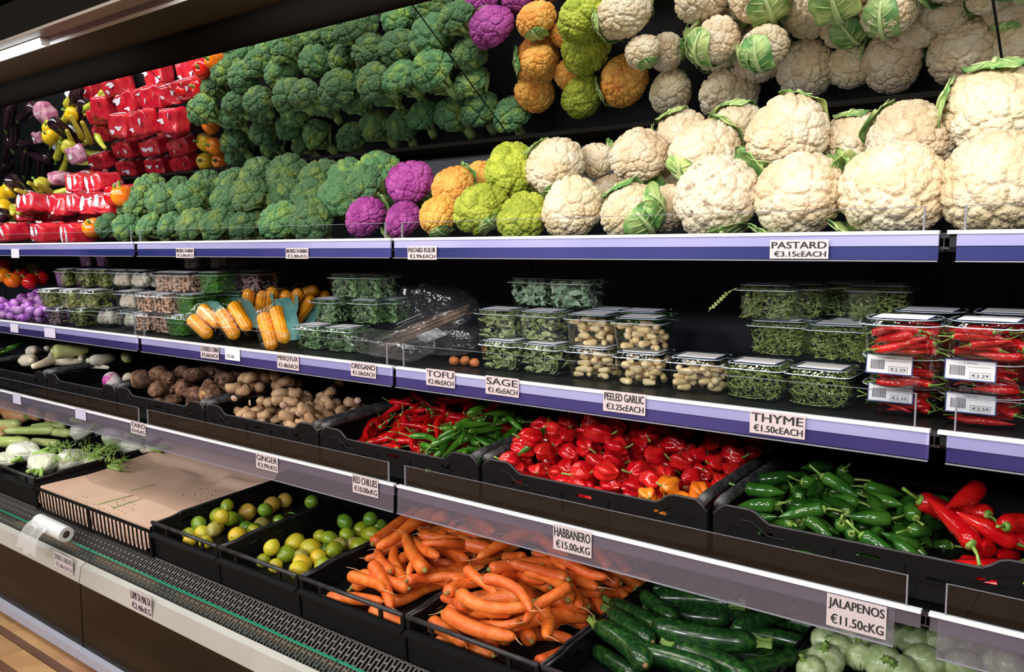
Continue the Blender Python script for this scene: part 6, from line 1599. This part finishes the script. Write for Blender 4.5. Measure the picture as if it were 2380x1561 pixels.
# fennel, marrows, tan squashes
def bulb_me(seed, L, r):
    m = MB(); m.tube([(-L * .42, 0, 0), (-L * .40, 0, 0), (-L * .25, 0, 0), (0, 0, 0), (L * .22, 0, 0), (L * .40, 0, 0), (L * .5, 0, 0)], [r * .3, r * .62, r * .98, r * .96, r * .62, r * .36, r * .26], 24, flat=.80, lobes=6, lob=.06)
    for sg in (-1, 1): m.tube([(-L * .36, sg * r * .35, r * .2), (-L * .15, sg * r * .55, r * .28), (L * .1, sg * r * .45, r * .25), (L * .36, sg * r * .3, r * .1)], [r * .3, r * .52, r * .42, r * .14], 12)
    return m.mesh('bulb', FENW, True)
def fennel(label, p, yaw, pitch, L=.13, r=.042, stalks=5, fr=False, mat=None):
    L *= 1.2; r *= 1.2
    t = thing('fennel', label, 'fennel', p, (Matrix.Rotation(yaw, 3, 'Z') @ Matrix.Rotation(-pitch, 3, 'Y')).to_euler(), 'fennel bulbs')
    inst('bulb', bulb_me(1, L, r), t, mat)
    MB().tube([(-L * .415, 0, 0), (-L * .44, 0, 0)], [r * .5, r * .42], 12).obj('base_scar', KRAFT, t, True)
    rr = np.random.RandomState(int(abs(p[0] * 1000)))
    for k in range(stalks):
        a = (k - (stalks - 1) / 2) * .28
        e = Vector((L * .5 + rr.uniform(.04, .08), math.sin(a) * .07, rr.uniform(-.01, .03)))
        s_ = MB().tube([(L * .30, math.sin(a) * .02, 0), (L * .45, math.sin(a) * .035, .004), e], [.011, .009, .007], 8).obj('stalk', FENG, t, True)
        if fr:
            m = MB()
            for q in range(14):
                d = Vector((rr.uniform(.01, .04), rr.uniform(-.03, .03), rr.uniform(-.01, .03))); m.tube([e, e + d * .5, e + d], [.0014, .001, .0006], 4)
            tag(m.obj('fronds', FENG, s_), kind='stuff')
fennel('big fennel bulb with brown base facing the aisle, far left front', dpt(58, 1052, .12) , .25, .05, .15, .048, 4, True)
fennel('white fennel bulb lying nearest the crate rim', dpt(98, 1082, .12), -.6, -.1, .12, .045, 3)
fennel('fennel with a fan of cut green stalks in the middle', dpt(170, 1070, .11), 1.0, .2, .13, .050, 7, True)
fennel('white fennel bulb at the back left under the rail', dpt(195, 1002, .14), .2, .2, .11, .040, 3, True)
fennel('round white fennel bulb with tan base, back centre', dpt(275, 1012, .14), .3, .1, .13, .045, 3, True)
fennel('long white fennel bulb tapering to a green stalk, along the crate edge', dpt(315, 1040, .12), .35, .0, .16, .036, 2)
fennel('white fennel bulb half hidden at the back right', dpt(348, 1012, .14), .2, 0, .11, .036, 2)
fennel('small white fennel behind the TARO card', dpt(245, 998, .14), .3, .1, .10, .034, 2)
fennel('fennel stub with yellow tips at the left edge', dpt(12, 1070, .11), .2, 0, .10, .035, 2)
fennel('low fennel bulb with brown base behind the crate wall', dpt(225, 1078, .09), .3, 0, .10, .034, 3, True)
r = np.random.RandomState(12)
m = MB()
for k in range(260):
    c_ = dpt(r.uniform(110, 265), r.uniform(1030, 1075), .13 + r.uniform(0, .02)); d = Vector((r.uniform(-.03, .03), r.uniform(-.02, .02), r.uniform(.0, .03)))
    m.tube([c_, c_ + d * .6 + Vector((0, 0, .003)), c_ + d], [.0015, .0012, .0006], 4)
tag(m.obj('fennel_greens', FENG, None), 'feathery green fennel tops spread over the middle of the crate', 'herb', kind='stuff')
def longveg(seed, L, r, bend, mat, name, cat, label, p, yaw, pitch, prof=None, grp=None):
    me, q, rr = body_tube('skin', L, prof or (lambda t: r * rnd(t, .12, .15) * (.75 + .3 * t)), bend, mat, 18, 14, .01, seed)
    m = MB(); m.tube([(-L / 2 + .004, 0, 0), (-L / 2 - .012, 0, 0)], [r * .4, r * .28], 7)
    lie(Proto(me, q, rr, [('stalk', m.mesh('stalk', COURGS, True))], 'skin'), name, label, cat, p, yaw, pitch, 0, grp)
for k, a in enumerate([((30, 1020), .125, .30, .026, -.06, .1, 'curved marrow with its neck hooked up, front left'), ((70, 1000), .14, .26, .022, .0, .5, 'pale marrow behind the curved one'), ((130, 1004), .13, .22, .021, .0, .15, 'green marrow lying level behind the fennel'), ((105, 1028), .11, .22, .020, .0, .1, 'green marrow under the level one'),
                       ((98, 990), .14, .10, .019, .0, .9, 'short marrow with dark tip, left of two'), ((128, 990), .145, .10, .022, .0, 1.0, 'short marrow with dark tip, right of two'), ((8, 985), .15, .2, .024, .0, .4, 'pale marrow cut by the left edge'), ((185, 975), .15, .1, .02, 0, .3, 'marrow tip glimpsed under the rail')]):
    longveg(40 + k, a[2], a[3], a[4], MARROW, 'marrow', 'marrow', a[6], dpt(*a[0], a[1]), a[5], .05, None, 'pale green marrows')
sw = lambda r: (lambda t: r * rnd(t, .14, .22) * (.55 + .55 * t))
for k, a in enumerate([((20, 945), .15, .15, .05, .9, 'tan squash at the back left corner'), ((45, 962), .14, .18, .05, .6, 'large tan squash with its neck down to the left'), ((88, 962), .15, .13, .038, .3, 'tan squash with a stalk hole under the rail'), ((130, 975), .14, .20, .042, .2, 'long tan squash behind the marrows'),
                       ((15, 998), .12, .13, .040, .5, 'orange tan squash at the left edge'), ((42, 1002), .12, .10, .032, .2, 'small tan squash in front of the large one'), ((10, 1008), .11, .12, .035, .1, 'tan squash half under the marrow')]):
    longveg(60 + k, a[2], a[3], .01, SWEET, 'butternut_squash', 'squash', a[5], dpt(*a[0], a[1]), a[4] + 2.6, .05, sw(a[3]), 'tan squashes')

# roll of bags on the rail
p = at(122, 1226, 1.262)
t = thing('bag_roll', 'roll of thin white plastic bags resting on the cream bumper', 'bag roll', p, (0, 0.10, .10))
m = MB(); n = 28
for (ra, rb, xa, xb) in ((.026, .026, -.085, .085),):
    V = []
    for x in (xa, xb):
        for rr in (ra, .013):
            for j in range(n): V.append((x, rr * math.cos(2 * PI * j / n), rr * math.sin(2 * PI * j / n)))
    Fc = []
    for j in range(n):
        k = (j + 1) % n
        Fc += [(j, k, 2 * n + k, 2 * n + j), (n + j, 3 * n + j, 3 * n + k, n + k), (j, n + j, n + k, k), (2 * n + j, 2 * n + k, 3 * n + k, 3 * n + j)]
    m.add(V, Fc)
m.obj('roll', ROLLW, t)
MB().tube([(-.084, 0, 0), (.083, 0, 0)], .0128, 16).obj('core', MOULD, t, True)
V = []; nx = 12; ny = 14
for j in range(ny):
    s_ = j / (ny - 1)
    for i in range(nx):
        x = -.085 + .11 * i / (nx - 1) - .03 * s_
        V.append((x, -.0265 - .030 * math.sin(s_ * 1.6) + .004 * math.sin(i * 1.3 + s_ * 5), .012 - .085 * s_ * s_ - .015 * s_ + .006 * math.sin(i * .9)))
Fc = [(j * nx + i, j * nx + i + 1, (j + 1) * nx + i + 1, (j + 1) * nx + i) for j in range(ny - 1) for i in range(nx - 1)]
inst('hanging_bag', mesh('hanging_bag', V, Fc, BAGFILM), t)

flush_text()
